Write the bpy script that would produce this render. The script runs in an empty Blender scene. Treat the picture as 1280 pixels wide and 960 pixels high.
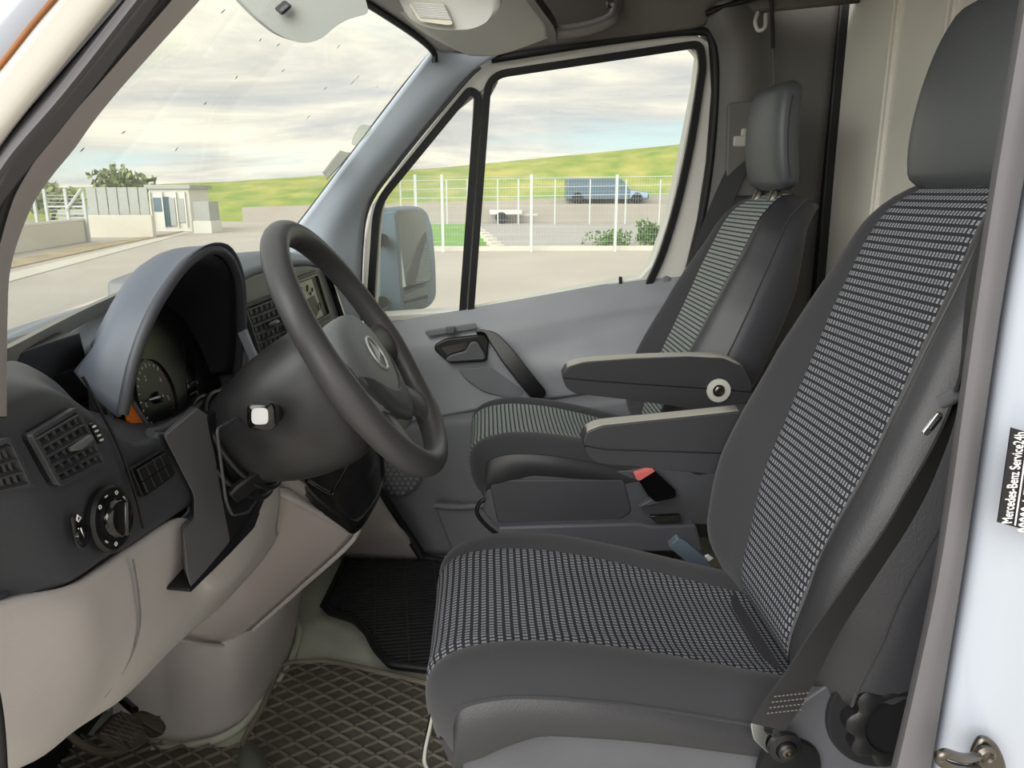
import bpy, bmesh, math, random
import numpy as np
from mathutils import Vector, Matrix
random.seed(7)
SC = bpy.context.scene
COL = SC.collection
R = math.radians

# ------------------------------------------------------------------ camera
F_PX = 940.0
PITCH, YAW = R(14.3), R(-2.0)
CAM = np.array([0.0, 0.0, 1.10])
RIGHT = np.array([math.cos(YAW), math.sin(YAW), 0.0])
FWDH = np.array([-math.sin(YAW), math.cos(YAW), 0.0])
FWD = FWDH*math.cos(PITCH) + np.array([0, 0, -math.sin(PITCH)])
UP = FWDH*math.sin(PITCH) + np.array([0, 0, math.cos(PITCH)])
cam_d = bpy.data.cameras.new('camera')
cam = bpy.data.objects.new('camera', cam_d); COL.objects.link(cam)
cam_d.sensor_fit = 'HORIZONTAL'; cam_d.sensor_width = 36.0
cam_d.lens = 36.0*F_PX/1280.0
cam_d.clip_start = 0.02; cam_d.clip_end = 600
M = Matrix(((RIGHT[0], UP[0], -FWD[0], CAM[0]), (RIGHT[1], UP[1], -FWD[1], CAM[1]), (RIGHT[2], UP[2], -FWD[2], CAM[2]), (0, 0, 0, 1)))
cam.matrix_world = M
SC.camera = cam

# ------------------------------------------------------------------ sky, sun, exposure
SC.view_settings.view_transform = 'Standard'
SC.view_settings.look = 'None'
SC.view_settings.exposure = 0.95
SC.cycles.diffuse_bounces = 8
SC.view_settings.gamma = 1.0
SC.view_settings.use_curve_mapping = False

def lin(c):
    if isinstance(c, str):
        c = tuple(int(c[i:i+2], 16) for i in (0, 2, 4))
    return tuple(((v/255/12.92) if v/255 <= 0.04045 else ((v/255+0.055)/1.055)**2.4) for v in c)

def make_world():
    w = bpy.data.worlds.new('sky'); SC.world = w; w.use_nodes = True
    nt = w.node_tree; nt.nodes.clear()
    N = nt.nodes.new; L = nt.links.new
    out = N('ShaderNodeOutputWorld'); bg = N('ShaderNodeBackground')
    L(bg.outputs[0], out.inputs[0])
    tc = N('ShaderNodeTexCoord'); sep = N('ShaderNodeSeparateXYZ')
    L(tc.outputs['Generated'], sep.inputs[0])
    def math_(op, a, b=None, clamp=False):
        n = N('ShaderNodeMath'); n.operation = op; n.use_clamp = clamp
        for i, v in enumerate((a, b)):
            if v is None: continue
            if isinstance(v, (int, float)): n.inputs[i].default_value = v
            else: L(v, n.inputs[i])
        return n.outputs[0]
    z = math_('MAXIMUM', sep.outputs[2], 0.0)
    zz = math_('ADD', z, 0.14)
    cx = math_('DIVIDE', sep.outputs[0], zz); cy = math_('DIVIDE', sep.outputs[1], zz)
    comb = N('ShaderNodeCombineXYZ'); L(cx, comb.inputs[0]); L(cy, comb.inputs[1])
    def noise(scale, detail, rough, off, sx=1.0):
        mp = N('ShaderNodeMapping'); mp.inputs['Location'].default_value = off
        mp.inputs['Scale'].default_value = (sx, 1, 1)
        L(comb.outputs[0], mp.inputs[0])
        n = N('ShaderNodeTexNoise'); n.inputs['Scale'].default_value = scale
        n.inputs['Detail'].default_value = detail; n.inputs['Roughness'].default_value = rough
        n.inputs['Distortion'].default_value = 0.4
        L(mp.outputs[0], n.inputs['Vector']); return n.outputs['Fac']
    def ramp(f, stops):
        r = N('ShaderNodeValToRGB'); L(f, r.inputs[0])
        e = r.color_ramp.elements
        while len(e) < len(stops): e.new(0.5)
        for i, (p, c) in enumerate(stops):
            e[i].position = p; e[i].color = tuple(c)+(1,)
        return r.outputs[0]
    def mix(f, a, b):
        n = N('ShaderNodeMix'); n.data_type = 'RGBA'
        if isinstance(f, (int, float)): n.inputs[0].default_value = f
        else: L(f, n.inputs[0])
        for i, v in ((6, a), (7, b)):
            if isinstance(v, tuple): n.inputs[i].default_value = v+(1,)
            else: L(v, n.inputs[i])
        return n.outputs[2]
    blue = ramp(z, [(0.0, lin((222, 232, 226))), (0.10, lin((196, 220, 226))), (0.35, lin((170, 203, 222))), (1.0, lin((120, 165, 205)))])
    n1 = noise(0.55, 7, 0.58, (3.1, 1.7, 0.0), 0.55)
    n2 = noise(1.1, 6, 0.62, (7.3, 0.4, 2.0), 0.6)
    cover = ramp(n1, [(0.36, (0, 0, 0)), (0.52, (1, 1, 1))])
    cloudc = ramp(n2, [(0.32, lin((186, 188, 193))), (0.48, lin((220, 215, 207))), (0.62, lin((255, 246, 228)))])
    # a thick layer overhead, streaks near the horizon
    over = ramp(z, [(0.10, (0, 0, 0)), (0.24, (1, 1, 1))])
    cov2 = math_('MAXIMUM', cover, math_('MULTIPLY', over, 0.85))
    sky = mix(cov2, blue, cloudc)
    below = math_('GREATER_THAN', sep.outputs[2], -0.002)
    sky = mix(below, lin((150, 150, 145)), sky)
    L(sky, bg.inputs[0]); bg.inputs[1].default_value = 0.74
make_world()
sun_d = bpy.data.lights.new('sun', 'SUN'); sun = bpy.data.objects.new('sun', sun_d); COL.objects.link(sun)
sun_d.energy = 2.3; sun_d.angle = R(60); sun_d.color = (1.0, 0.98, 0.95)
sd = Vector((0.50, 0.78, -0.50)).normalized()      # light travels inwards from the open driver side
sun.rotation_euler = sd.to_track_quat('-Z', 'Y').to_euler()

# ------------------------------------------------------------------ helpers
def ray(px, py):
    return FWD + RIGHT*((px-640)/F_PX) + UP*((480-py)/F_PX)
def A(px, py, x=None, y=None, z=None):
    d = ray(px, py)
    if x is not None: t = (x-CAM[0])/d[0]
    elif y is not None: t = (y-CAM[1])/d[1]
    else: t = (z-CAM[2])/d[2]
    return CAM + d*t
def AP(px, py, p0, n):
    d = ray(px, py); n = np.array(n, float); t = ((np.array(p0)-CAM)@n)/(d@n)
    return CAM + d*t

def cr(pts, n, closed=False):
    """Catmull-Rom through pts, n samples per span"""
    P = np.array(pts, float); m = len(P); out = []
    spans = m if closed else m-1
    for i in range(spans):
        if closed: p0, p1, p2, p3 = P[(i-1) % m], P[i], P[(i+1) % m], P[(i+2) % m]
        else:
            p1, p2 = P[i], P[i+1]
            p0 = P[i-1] if i > 0 else 2*p1-p2
            p3 = P[i+2] if i+2 < m else 2*p2-p1
        for k in range(n):
            t = k/n
            out.append(0.5*((2*p1)+(-p0+p2)*t+(2*p0-5*p1+4*p2-p3)*t*t+(-p0+3*p1-3*p2+p3)*t**3))
    if not closed: out.append(P[-1])
    return np.array(out)

def rnd(pts, r, n=5):
    """fillet the corners of a closed polygon; r a number or a list"""
    P = np.array(pts, float); m = len(P); out = []
    for i in range(m):
        ri = r[i] if isinstance(r, (list, tuple)) else r
        a, b, c = P[i-1], P[i], P[(i+1) % m]
        u = a-b; v = c-b; lu, lv = np.linalg.norm(u), np.linalg.norm(v)
        d = min(ri, lu*0.48, lv*0.48)
        if d < 1e-6: out.append(b); continue
        p, q = b+u/lu*d, b+v/lv*d
        for k in range(n+1):
            t = k/n
            out.append((1-t)**2*p+2*t*(1-t)*b+t*t*q)
    return np.array(out)

ROOT = {}
def setp(o, label=None, cat=None, group=None, kind=None):
    if label: o['label'] = label
    if cat: o['category'] = cat
    if group: o['group'] = group
    if kind: o['kind'] = kind
    return o
def thing(name, loc, label=None, cat=None, group=None, kind=None):
    o = bpy.data.objects.new(name, None); COL.objects.link(o)
    o.empty_display_size = 0.05
    o.location = loc; ROOT[o.name] = np.array(loc, float)
    return setp(o, label, cat, group, kind)
def origin_of(o):
    while o.parent: o = o.parent
    return ROOT.get(o.name, np.zeros(3))

def obj(name, V, F, mat, parent=None, uv=None, smooth=40, bevel=0, bseg=2, solid=0, sub=0, origin=None, soff=-1):
    V = np.array(V, float)
    off = origin_of(parent) if parent is not None else (np.array(origin, float) if origin is not None else np.zeros(3))
    me = bpy.data.meshes.new(name)
    me.from_pydata([tuple(v) for v in (V-off)], [], [tuple(int(i) for i in f) for f in F])
    if uv is not None:
        ul = me.uv_layers.new(name='uv')
        idx = np.empty(len(me.loops), dtype=np.int32); me.loops.foreach_get('vertex_index', idx)
        ul.data.foreach_set('uv', np.array(uv, dtype=np.float32)[idx].ravel())
    me.validate()
    if smooth:
        me.polygons.foreach_set('use_smooth', [True]*len(me.polygons))
        me.set_sharp_from_angle(angle=R(smooth))
    if mat is not None: me.materials.append(mat)
    o = bpy.data.objects.new(name, me); COL.objects.link(o)
    if parent is not None: o.parent = parent
    elif origin is not None:
        o.location = origin; ROOT[o.name] = np.array(origin, float)
    if solid:
        m = o.modifiers.new('s', 'SOLIDIFY'); m.thickness = solid; m.offset = soff
    if bevel:
        m = o.modifiers.new('b', 'BEVEL'); m.width = bevel; m.segments = bseg; m.limit_method = 'ANGLE'; m.angle_limit = R(35)
        m.harden_normals = False
    if sub:
        m = o.modifiers.new('u', 'SUBSURF'); m.levels = sub; m.render_levels = sub
    return o

def fix(V, F):
    """consistent outward normals"""
    bm = bmesh.new()
    vs = [bm.verts.new(tuple(v)) for v in V]
    for f in F:
        try: bm.faces.new([vs[i] for i in f])
        except ValueError: pass
    bmesh.ops.recalc_face_normals(bm, faces=bm.faces)
    bm.verts.index_update()
    V2 = [tuple(v.co) for v in bm.verts]; F2 = [[v.index for v in f.verts] for f in bm.faces]
    bm.free(); return V2, F2

def gridf(nr, nc, cr_=False, cc=False):
    F = []
    for i in range(nr if cr_ else nr-1):
        for j in range(nc if cc else nc-1):
            a, b = i*nc+j, i*nc+(j+1) % nc
            c, d = ((i+1) % nr)*nc+(j+1) % nc, ((i+1) % nr)*nc+j
            F.append((a, b, c, d))
    return F
def patch(name, rows, mat, parent=None, n=5, m=5, solid=0.012, flip=False, **k):
    """smooth sheet through a net of points, given real thickness"""
    rows = [cr(r, n) for r in rows]
    G = np.array(rows)
    cols = [cr(G[:, j], m) for j in range(G.shape[1])]
    G = np.array(cols).transpose(1, 0, 2)
    nr, nc = G.shape[:2]
    F = gridf(nr, nc)
    # face towards the camera side, thickness away from it
    V = G.reshape(-1, 3)
    c = V.mean(0); i = (nr//2)*nc+nc//2
    a = F[(nr//2)*(nc-1)+(nc//2)-1] if len(F) > 1 else F[0]
    nn = np.cross(V[a[1]]-V[a[0]], V[a[3]]-V[a[0]])
    if (nn@(V[a[0]]-CAM) > 0) != flip: F = [f[::-1] for f in F]
    return obj(name, V, F, mat, parent, solid=solid, **k)
def loft(name, secs, mat, parent=None, closed=True, caps=True, smoothn=0, ringn=0, **k):
    """secs: list of loops with the same count"""
    if ringn: secs = [cr(s, ringn, closed=True) for s in secs]
    S = np.array(secs, float)
    if smoothn:
        S = np.array([cr(S[:, j], smoothn) for j in range(S.shape[1])]).transpose(1, 0, 2)
    nr, nc = S.shape[:2]
    F = gridf(nr, nc, False, closed)
    if caps: F += [tuple(range(nc))[::-1], tuple((nr-1)*nc+j for j in range(nc))]
    V, F = fix(S.reshape(-1, 3), F)
    return obj(name, V, F, mat, parent, **k)
def plate_vf(loop, vec):
    P = np.array(loop, float); n = len(P); vec = np.array(vec, float)
    V = np.vstack([P, P+vec])
    F = [tuple(range(n)), tuple(range(n, 2*n))[::-1]] + [(i, (i+1) % n, n+(i+1) % n, n+i) for i in range(n)]
    return fix(V, F)
def plate(name, loop, vec, mat, parent=None, bevel=0.002, **k):
    V, F = plate_vf(loop, vec)
    return obj(name, V, F, mat, parent, bevel=bevel, **k)
def box_vf(c, s, rot=None):
    c = np.array(c, float); h = np.array(s, float)/2
    V = np.array([[sx, sy, sz] for sx in (-1, 1) for sy in (-1, 1) for sz in (-1, 1)])*h
    if rot is not None: V = V@np.array(rot).T
    V = V+c
    F = [(0, 1, 3, 2), (4, 6, 7, 5), (0, 4, 5, 1), (2, 3, 7, 6), (0, 2, 6, 4), (1, 5, 7, 3)]
    return V, F
def box(name, c, s, mat, parent=None, rot=None, bevel=0.003, **k):
    V, F = box_vf(c, s, rot)
    return obj(name, V, F, mat, parent, bevel=bevel, **k)
def rotm(axis, ang):
    return np.array(Matrix.Rotation(ang, 3, axis))
def tube_vf(path, r, n=10, closed=False, caps=True):
    P = np.array(path, float); m = len(P); rs = r if hasattr(r, '__len__') else [r]*m
    T = np.array([(P[(i+1) % m]-P[i-1]) if closed else (P[min(i+1, m-1)]-P[max(i-1, 0)]) for i in range(m)])
    T /= np.linalg.norm(T, axis=1)[:, None]+1e-12
    u = np.cross(T[0], (0, 0, 1)); 
    if np.linalg.norm(u) < 1e-3: u = np.cross(T[0], (1, 0, 0))
    V = []
    for i in range(m):
        u = u-T[i]*(u@T[i]); u /= np.linalg.norm(u); w = np.cross(T[i], u)
        for k in range(n):
            a = 2*math.pi*k/n; V.append(P[i]+rs[i]*(math.cos(a)*u+math.sin(a)*w))
    F = gridf(m, n, closed, True)
    if caps and not closed: F += [tuple(range(n))[::-1], tuple((m-1)*n+k for k in range(n))]
    return fix(V, F)
def tube(name, path, r, mat, parent=None, n=10, closed=False, **k):
    V, F = tube_vf(path, r, n, closed)
    return obj(name, V, F, mat, parent, **k)
def strip(name, path, wdir, w, t, mat, parent=None, **k):
    """flat strap along path; wdir: width direction (vector or list)"""
    P = np.array(path, float); secs = []
    for i in range(len(P)):
        T = P[min(i+1, len(P)-1)]-P[max(i-1, 0)]; T /= np.linalg.norm(T)
        wd = np.array(wdir[i] if hasattr(wdir[0], '__len__') else wdir, float)
        wd = wd-T*(wd@T); wd /= np.linalg.norm(wd); nn = np.cross(T, wd)
        wi = w[i] if hasattr(w, '__len__') else w
        a, b = wd*wi/2, nn*t/2
        secs.append([P[i]-a-b, P[i]+a-b, P[i]+a+b, P[i]-a+b])
    return loft(name, secs, mat, parent, **k)
def band_vf(loop, width, vec):
    """closed frame: loop = outer outline, width inwards, extruded by vec"""
    P = np.array(loop, float); n = len(P); vec = np.array(vec, float); nn = vec/np.linalg.norm(vec)
    cen = P.mean(0); Q = []
    for i in range(n):
        T = P[(i+1) % n]-P[i-1]; T /= np.linalg.norm(T)+1e-12
        s = np.cross(nn, T); s /= np.linalg.norm(s)
        Q.append(s)
    area = sum(np.cross(P[i]-cen, P[(i+1) % n]-cen)@nn for i in range(n))
    sg = 1 if area > 0 else -1
    ws = width if hasattr(width, '__len__') else [width]*n
    Q = np.array([P[i]+sg*Q[i]*ws[i] for i in range(n)])
    V = np.vstack([P, Q, Q+vec, P+vec]); F = []
    for i in range(n):
        j = (i+1) % n
        for k in range(4):
            k2 = (k+1) % 4
            F.append((k*n+i, k*n+j, k2*n+j, k2*n+i))
    return fix(V, F)
def band(name, loop, width, vec, mat, parent=None, bevel=0.002, **k):
    V, F = band_vf(loop, width, vec)
    return obj(name, V, F, mat, parent, bevel=bevel, **k)
def lathe_vf(c, axis, prof, n=24):
    axis = np.array(axis, float); axis /= np.linalg.norm(axis)
    u = np.cross(axis, (0, 0, 1)); 
    if np.linalg.norm(u) < 1e-3: u = np.cross(axis, (1, 0, 0))
    u /= np.linalg.norm(u); w = np.cross(axis, u); V = []
    for (r, h) in prof:
        for k in range(n):
            a = 2*math.pi*k/n; V.append(np.array(c)+axis*h+r*(math.cos(a)*u+math.sin(a)*w))
    F = gridf(len(prof), n, False, True)+[tuple(range(n))[::-1], tuple((len(prof)-1)*n+k for k in range(n))]
    return fix(V, F)
def lathe(name, c, axis, prof, mat, parent=None, n=24, **k):
    V, F = lathe_vf(c, axis, prof, n); return obj(name, V, F, mat, parent, **k)
def join(lst):
    V, F = [], []
    for v, f in lst:
        o = len(V); V += [tuple(p) for p in v]; F += [tuple(i+o for i in q) for q in f]
    return V, F
def rbox_secs(c, s, r, p=4.0, nseg=24, ax=(0, 1, 2)):
    pass
def pillow(name, fn, nu, nv, mat, parent, uvfn=None, **k):
    pass
def text(name, body, size, o, xd, yd, mat, parent, depth=0.0004, align='LEFT', stretch=1.0):
    cu = bpy.data.curves.new(name, 'FONT'); cu.body = body; cu.size = size; cu.align_x = align; cu.extrude = depth
    tmp = bpy.data.objects.new(name, cu); COL.objects.link(tmp)
    dg = bpy.context.evaluated_depsgraph_get(); me = bpy.data.meshes.new_from_object(tmp.evaluated_get(dg))
    bpy.data.objects.remove(tmp); bpy.data.curves.remove(cu)
    xd = np.array(xd, float); xd /= np.linalg.norm(xd); yd = np.array(yd, float); yd -= xd*(yd@xd); yd /= np.linalg.norm(yd)
    zd = np.cross(xd, yd)
    V = [np.array(o)+xd*v.co.x*stretch+yd*v.co.y+zd*v.co.z for v in me.vertices]; F = [tuple(p.vertices) for p in me.polygons]
    bpy.data.meshes.remove(me)
    return obj(name, V, F, mat, parent, smooth=0)

# ------------------------------------------------------------------ materials
MATS = {}
def mat(name, col, rough=0.5, spec=0.5, metal=0.0, var=0.0, vscale=8.0, bump=0.0, bscale=600.0, col2=None, sheen=0.0, coat=0.0):
    if name in MATS: return MATS[name]
    m = bpy.data.materials.new(name); m.use_nodes = True; MATS[name] = m
    nt = m.node_tree; b = nt.nodes['Principled BSDF']; N = nt.nodes.new; L = nt.links.new
    c = lin(col)
    b.inputs['Base Color'].default_value = c+(1,)
    b.inputs['Roughness'].default_value = rough; b.inputs['Metallic'].default_value = metal
    b.inputs['Specular IOR Level'].default_value = spec
    if sheen: b.inputs['Sheen Weight'].default_value = sheen
    if coat: b.inputs['Coat Weight'].default_value = coat
    if var or bump:
        tc = N('ShaderNodeTexCoord')
    if var:
        n = N('ShaderNodeTexNoise'); n.inputs['Scale'].default_value = vscale; n.inputs['Detail'].default_value = 6
        L(tc.outputs['Object'], n.inputs['Vector'])
        r = N('ShaderNodeValToRGB'); L(n.outputs['Fac'], r.inputs[0])
        c2 = lin(col2) if col2 else tuple(min(1, v*(1+var)) for v in c)
        c1 = c if col2 else tuple(v*(1-var) for v in c)
        r.color_ramp.elements[0].position = 0.35; r.color_ramp.elements[1].position = 0.7
        r.color_ramp.elements[0].color = c1+(1,); r.color_ramp.elements[1].color = c2+(1,)
        L(r.outputs[0], b.inputs['Base Color'])
    if bump:
        n = N('ShaderNodeTexNoise'); n.inputs['Scale'].default_value = bscale; n.inputs['Detail'].default_value = 2
        L(tc.outputs['Object'], n.inputs['Vector'])
        bp = N('ShaderNodeBump'); bp.inputs['Strength'].default_value = bump; bp.inputs['Distance'].default_value = 0.001
        L(n.outputs['Fac'], bp.inputs['Height']); L(bp.outputs[0], b.inputs['Normal'])
    return m
def glass_mat(name, tint=(250, 252, 250), haze=0.03):
    m = bpy.data.materials.new(name); m.use_nodes = True; nt = m.node_tree; nt.nodes.clear()
    N = nt.nodes.new; L = nt.links.new
    out = N('ShaderNodeOutputMaterial'); tr = N('ShaderNodeBsdfTransparent'); gl = N('ShaderNodeBsdfGlossy'); df = N('ShaderNodeBsdfDiffuse')
    tr.inputs[0].default_value = lin(tint)+(1,); gl.inputs['Roughness'].default_value = 0.02
    df.inputs[0].default_value = (0.8, 0.8, 0.76, 1)
    m1 = N('ShaderNodeMixShader'); m2 = N('ShaderNodeMixShader')
    lw = N('ShaderNodeLayerWeight'); lw.inputs[0].default_value = 0.5
    pw = N('ShaderNodeMath'); pw.operation = 'POWER'; pw.inputs[1].default_value = 5.0; L(lw.outputs['Facing'], pw.inputs[0])
    fr = N('ShaderNodeMath'); fr.operation = 'MULTIPLY_ADD'; fr.inputs[1].default_value = 0.30; fr.inputs[2].default_value = 0.02; L(pw.outputs[0], fr.inputs[0])
    L(fr.outputs[0], m1.inputs[0]); L(tr.outputs[0], m1.inputs[1]); L(gl.outputs[0], m1.inputs[2])
    tc = N('ShaderNodeTexCoord'); n = N('ShaderNodeTexNoise'); n.inputs['Scale'].default_value = 3.0; n.inputs['Detail'].default_value = 5
    L(tc.outputs['Object'], n.inputs['Vector'])
    mr = N('ShaderNodeMapRange'); L(n.outputs['Fac'], mr.inputs[0]); mr.inputs[3].default_value = haze*0.4; mr.inputs[4].default_value = haze*1.6
    L(mr.outputs[0], m2.inputs[0]); L(m1.outputs[0], m2.inputs[1]); L(df.outputs[0], m2.inputs[2]); L(m2.outputs[0], out.inputs[0])
    return m
def fabric_mat(name, base, dot, su, sv, fu=0.62, fv=0.6):
    """woven seat cloth: small light squares in rows on a dark ground, on the cloth's own uv in metres"""
    m = bpy.data.materials.new(name); m.use_nodes = True; nt = m.node_tree; b = nt.nodes['Principled BSDF']
    N = nt.nodes.new; L = nt.links.new
    uv = N('ShaderNodeUVMap'); uv.uv_map = 'uv'; sep = N('ShaderNodeSeparateXYZ'); L(uv.outputs[0], sep.inputs[0])
    def mt(op, a, c=None):
        n = N('ShaderNodeMath'); n.operation = op
        for i, v in enumerate((a, c)):
            if v is None: continue
            if isinstance(v, (int, float)): n.inputs[i].default_value = v
            else: L(v, n.inputs[i])
        return n.outputs[0]
    u = mt('DIVIDE', sep.outputs[0], su); v = mt('DIVIDE', sep.outputs[1], sv)
    fu_ = mt('FRACT', u); row = mt('FLOOR', u)
    v2 = mt('ADD', v, mt('MULTIPLY', mt('MODULO', row, 2.0), 0.5)); fv_ = mt('FRACT', v2)
    a = mt('MULTIPLY', mt('LESS_THAN', fu_, fu), mt('LESS_THAN', fv_, fv))
    # dark centre in each square
    du = mt('ABSOLUTE', mt('SUBTRACT', fu_, fu/2)); dv = mt('ABSOLUTE', mt('SUBTRACT', fv_, fv/2))
    core = mt('MULTIPLY', mt('LESS_THAN', du, fu*0.18), mt('LESS_THAN', dv, fv*0.2))
    f = mt('SUBTRACT', a, mt('MULTIPLY', core, 0.6))
    mx = N('ShaderNodeMix'); mx.data_type = 'RGBA'; L(f, mx.inputs[0])
    mx.inputs[6].default_value = lin(base)+(1,); mx.inputs[7].default_value = lin(dot)+(1,)
    L(mx.outputs[2], b.inputs['Base Color']); b.inputs['Roughness'].default_value = 0.9; b.inputs['Specular IOR Level'].default_value = 0.2
    bp = N('ShaderNodeBump'); bp.inputs['Strength'].default_value = 0.3; bp.inputs['Distance'].default_value = 0.001
    L(a, bp.inputs['Height']); L(bp.outputs[0], b.inputs['Normal'])
    return m

DASH = mat('dash_black', (70, 71, 76), 0.48, bump=0.25, bscale=900, var=0.12, vscale=6)
DASHT = mat('dash_top_grey', (112, 118, 126), 0.6, bump=0.2, bscale=900)
HOODM = mat('hood_grey', (96, 102, 114), 0.5, bump=0.15, bscale=900)
BLACK = mat('black_plastic', (22, 22, 24), 0.4)
GLOSSB = mat('gloss_black', (14, 14, 15), 0.12, coat=0.3)
RUB = mat('rubber', (20, 21, 23), 0.55)
SEALG = mat('grey_seal', (94, 92, 95), 0.65, var=0.1)
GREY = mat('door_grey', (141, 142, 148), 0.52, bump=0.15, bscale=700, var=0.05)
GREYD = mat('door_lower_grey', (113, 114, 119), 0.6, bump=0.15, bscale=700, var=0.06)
BEIGE = mat('panel_warm_grey', (197, 191, 190), 0.5, bump=0.15, bscale=700, var=0.05)
TUNM = mat('tunnel_warm_grey', (194, 187, 186), 0.55, var=0.1, vscale=5)
PILL = mat('pillar_trim', (190, 198, 210), 0.6, bump=0.12, bscale=500)
PILLW = mat('pillar_trim_warm', (176, 168, 168), 0.55, bump=0.12, bscale=500)
LINER = mat('headliner', (112, 107, 102), 0.85, bump=0.3, bscale=500)
OVERH = mat('overhead_grey', (204, 203, 197), 0.6, bump=0.12, bscale=700)
SEATD = mat('seat_cloth_dark', (57, 57, 60), 0.88, 0.2, bump=0.5, bscale=1400, sheen=0.15)
LEATH = mat('seat_leatherette', (52, 52, 55), 0.42, bump=0.25, bscale=350)
SBASE = mat('seat_base_plastic', (86, 87, 92), 0.5, bump=0.2, bscale=800, var=0.1)
HEADM = mat('headrest_vinyl', (76, 79, 81), 0.45, bump=0.35, bscale=300)
WHEELM = mat('wheel_vinyl', (70, 69, 71), 0.42, bump=0.15, bscale=500, var=0.1)
PADM = mat('airbag_pad', (120, 123, 126), 0.5, bump=0.4, bscale=400)
CHROME = mat('chrome', (215, 215, 215), 0.15, metal=1.0)
STEEL = mat('steel', (112, 108, 102), 0.35, metal=1.0, var=0.1)
WHITE = mat('van_white', (166, 173, 183), 0.25, coat=0.5)
CREAM = mat('door_frame_cream', (222, 220, 212), 0.4)
RUST = mat('rust_line', (150, 96, 50), 0.7, var=0.3)
MATM = mat('mat_rubber_dusty', (78, 74, 67), 0.65, var=0.25, vscale=9, col2=(94, 89, 80))
MATR = mat('mat_ridges_dusty', (118, 113, 101), 0.6, var=0.2, vscale=12)
MATB = mat('mat_rubber_black', (44, 45, 46), 0.45)
FLOORM = mat('floor_vinyl', (190, 193, 178), 0.6, var=0.2, vscale=6)
WALLM = mat('partition_paint', (236, 232, 220), 0.38, metal=0.0, var=0.06, vscale=3)
BELT = mat('belt_web', (42, 42, 43), 0.8, bump=0.5, bscale=1500)
RED = mat('buckle_red', (236, 118, 114), 0.5)
ORANGE = mat('warning_orange', (226, 118, 26), 0.5)
MARK = mat('white_marks', (225, 225, 222), 0.6)
MARKR = mat('red_marks', (200, 50, 50), 0.6)
LENS = mat('lamp_lens', (214, 208, 192), 0.5)
MIRR = mat('mirror_glass', (225, 228, 228), 0.02, metal=1.0)
GLASS = glass_mat('window_glass', haze=0.035)
GLASSQ = glass_mat('quarter_glass', haze=0.10)
CLEAR = glass_mat('lens_glass', haze=0.012)
CLOTHD = fabric_mat('seat_cloth_dotted', (50, 51, 56), (150, 152, 157), 0.0112, 0.0074, 0.58, 0.56)
CLOTHP = fabric_mat('seat_cloth_striped', (62, 66, 66), (160, 166, 162), 0.0112, 0.0074, 0.6, 0.75)
# ================================================================== OUTDOORS
GZ = -0.57
def ring_vf(outer, inner, vec):
    P = np.array(outer, float); Q = np.array(inner, float); vec = np.array(vec, float); n = len(P)
    V = np.vstack([P, Q, Q+vec, P+vec]); F = []
    for i in range(n):
        j = (i+1) % n
        for k in range(4):
            k2 = (k+1) % 4
            F.append((k*n+i, k*n+j, k2*n+j, k2*n+i))
    return fix(V, F)
ASPH = mat('lot_concrete', (188, 180, 168), 0.9, var=0.06, vscale=0.4)
ROADM = mat('road_tarmac', (176, 172, 166), 0.9, var=0.06, vscale=0.3)
GRASSM = mat('hill_grass', (126, 150, 72), 0.95, var=0.5, vscale=0.5, col2=(180, 174, 98))
VERGE = mat('verge_grass', (112, 166, 62), 0.95, var=0.2, vscale=1.0)
KERB = mat('kerb_concrete', (212, 206, 192), 0.9)
POSTM = mat('fence_galv', (196, 202, 200), 0.5)
CABW = mat('cabin_white', (226, 224, 214), 0.6)
CABG = mat('cabin_grey', (176, 178, 172), 0.7, var=0.05)
WINM = mat('cabin_glass', (92, 116, 124), 0.15)
LEAFM = mat('tree_leaves', (140, 150, 98), 0.9, var=0.35, vscale=2.0)
LEAFD = mat('bush_leaves', (92, 128, 62), 0.9, var=0.35, vscale=2.0)
BARKM = mat('bark', (92, 80, 64), 0.9)
VANB = mat('van_blue_grey', (92, 112, 128), 0.4)
WALLC = mat('ramp_wall', (172, 165, 155), 0.9, var=0.05, vscale=0.5)

gr = plate('ground', [(-160, -40, GZ), (160, -40, GZ), (160, 190, GZ), (-160, 190, GZ)], (0, 0, -0.2), ASPH, bevel=0)
setp(gr, kind='structure')
# grassy hill behind the lot
def G(px, py): return A(px, py, z=GZ)
hx = np.linspace(-110, 90, 70); rows = []
ridge = np.interp(hx, [-110, -60, -34, -20, -4, 15, 35, 60, 90], [1.0, 1.2, 1.4, 1.9, 2.9, 4.75, 7.0, 9.5, 11])
rng = np.random.RandomState(3)
for k, (yy, fr) in enumerate([(47, 0.0), (50, 0.25), (54, 0.55), (58, 0.84), (62, 1.0), (72, 1.02), (95, 0.9)]):
    wob = rng.rand(70)*0.05*(fr > 0)
    base = GZ-0.05
    rows.append(np.stack([hx, np.full(70, yy)+np.sin(hx*0.13)*1.2, base+(ridge-base)*fr+wob], 1))
S = np.array(rows); hill = obj('hill', S.reshape(-1, 3), [f[::-1] for f in gridf(7, 70)], GRASSM)
setp(hill, kind='structure')
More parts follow.
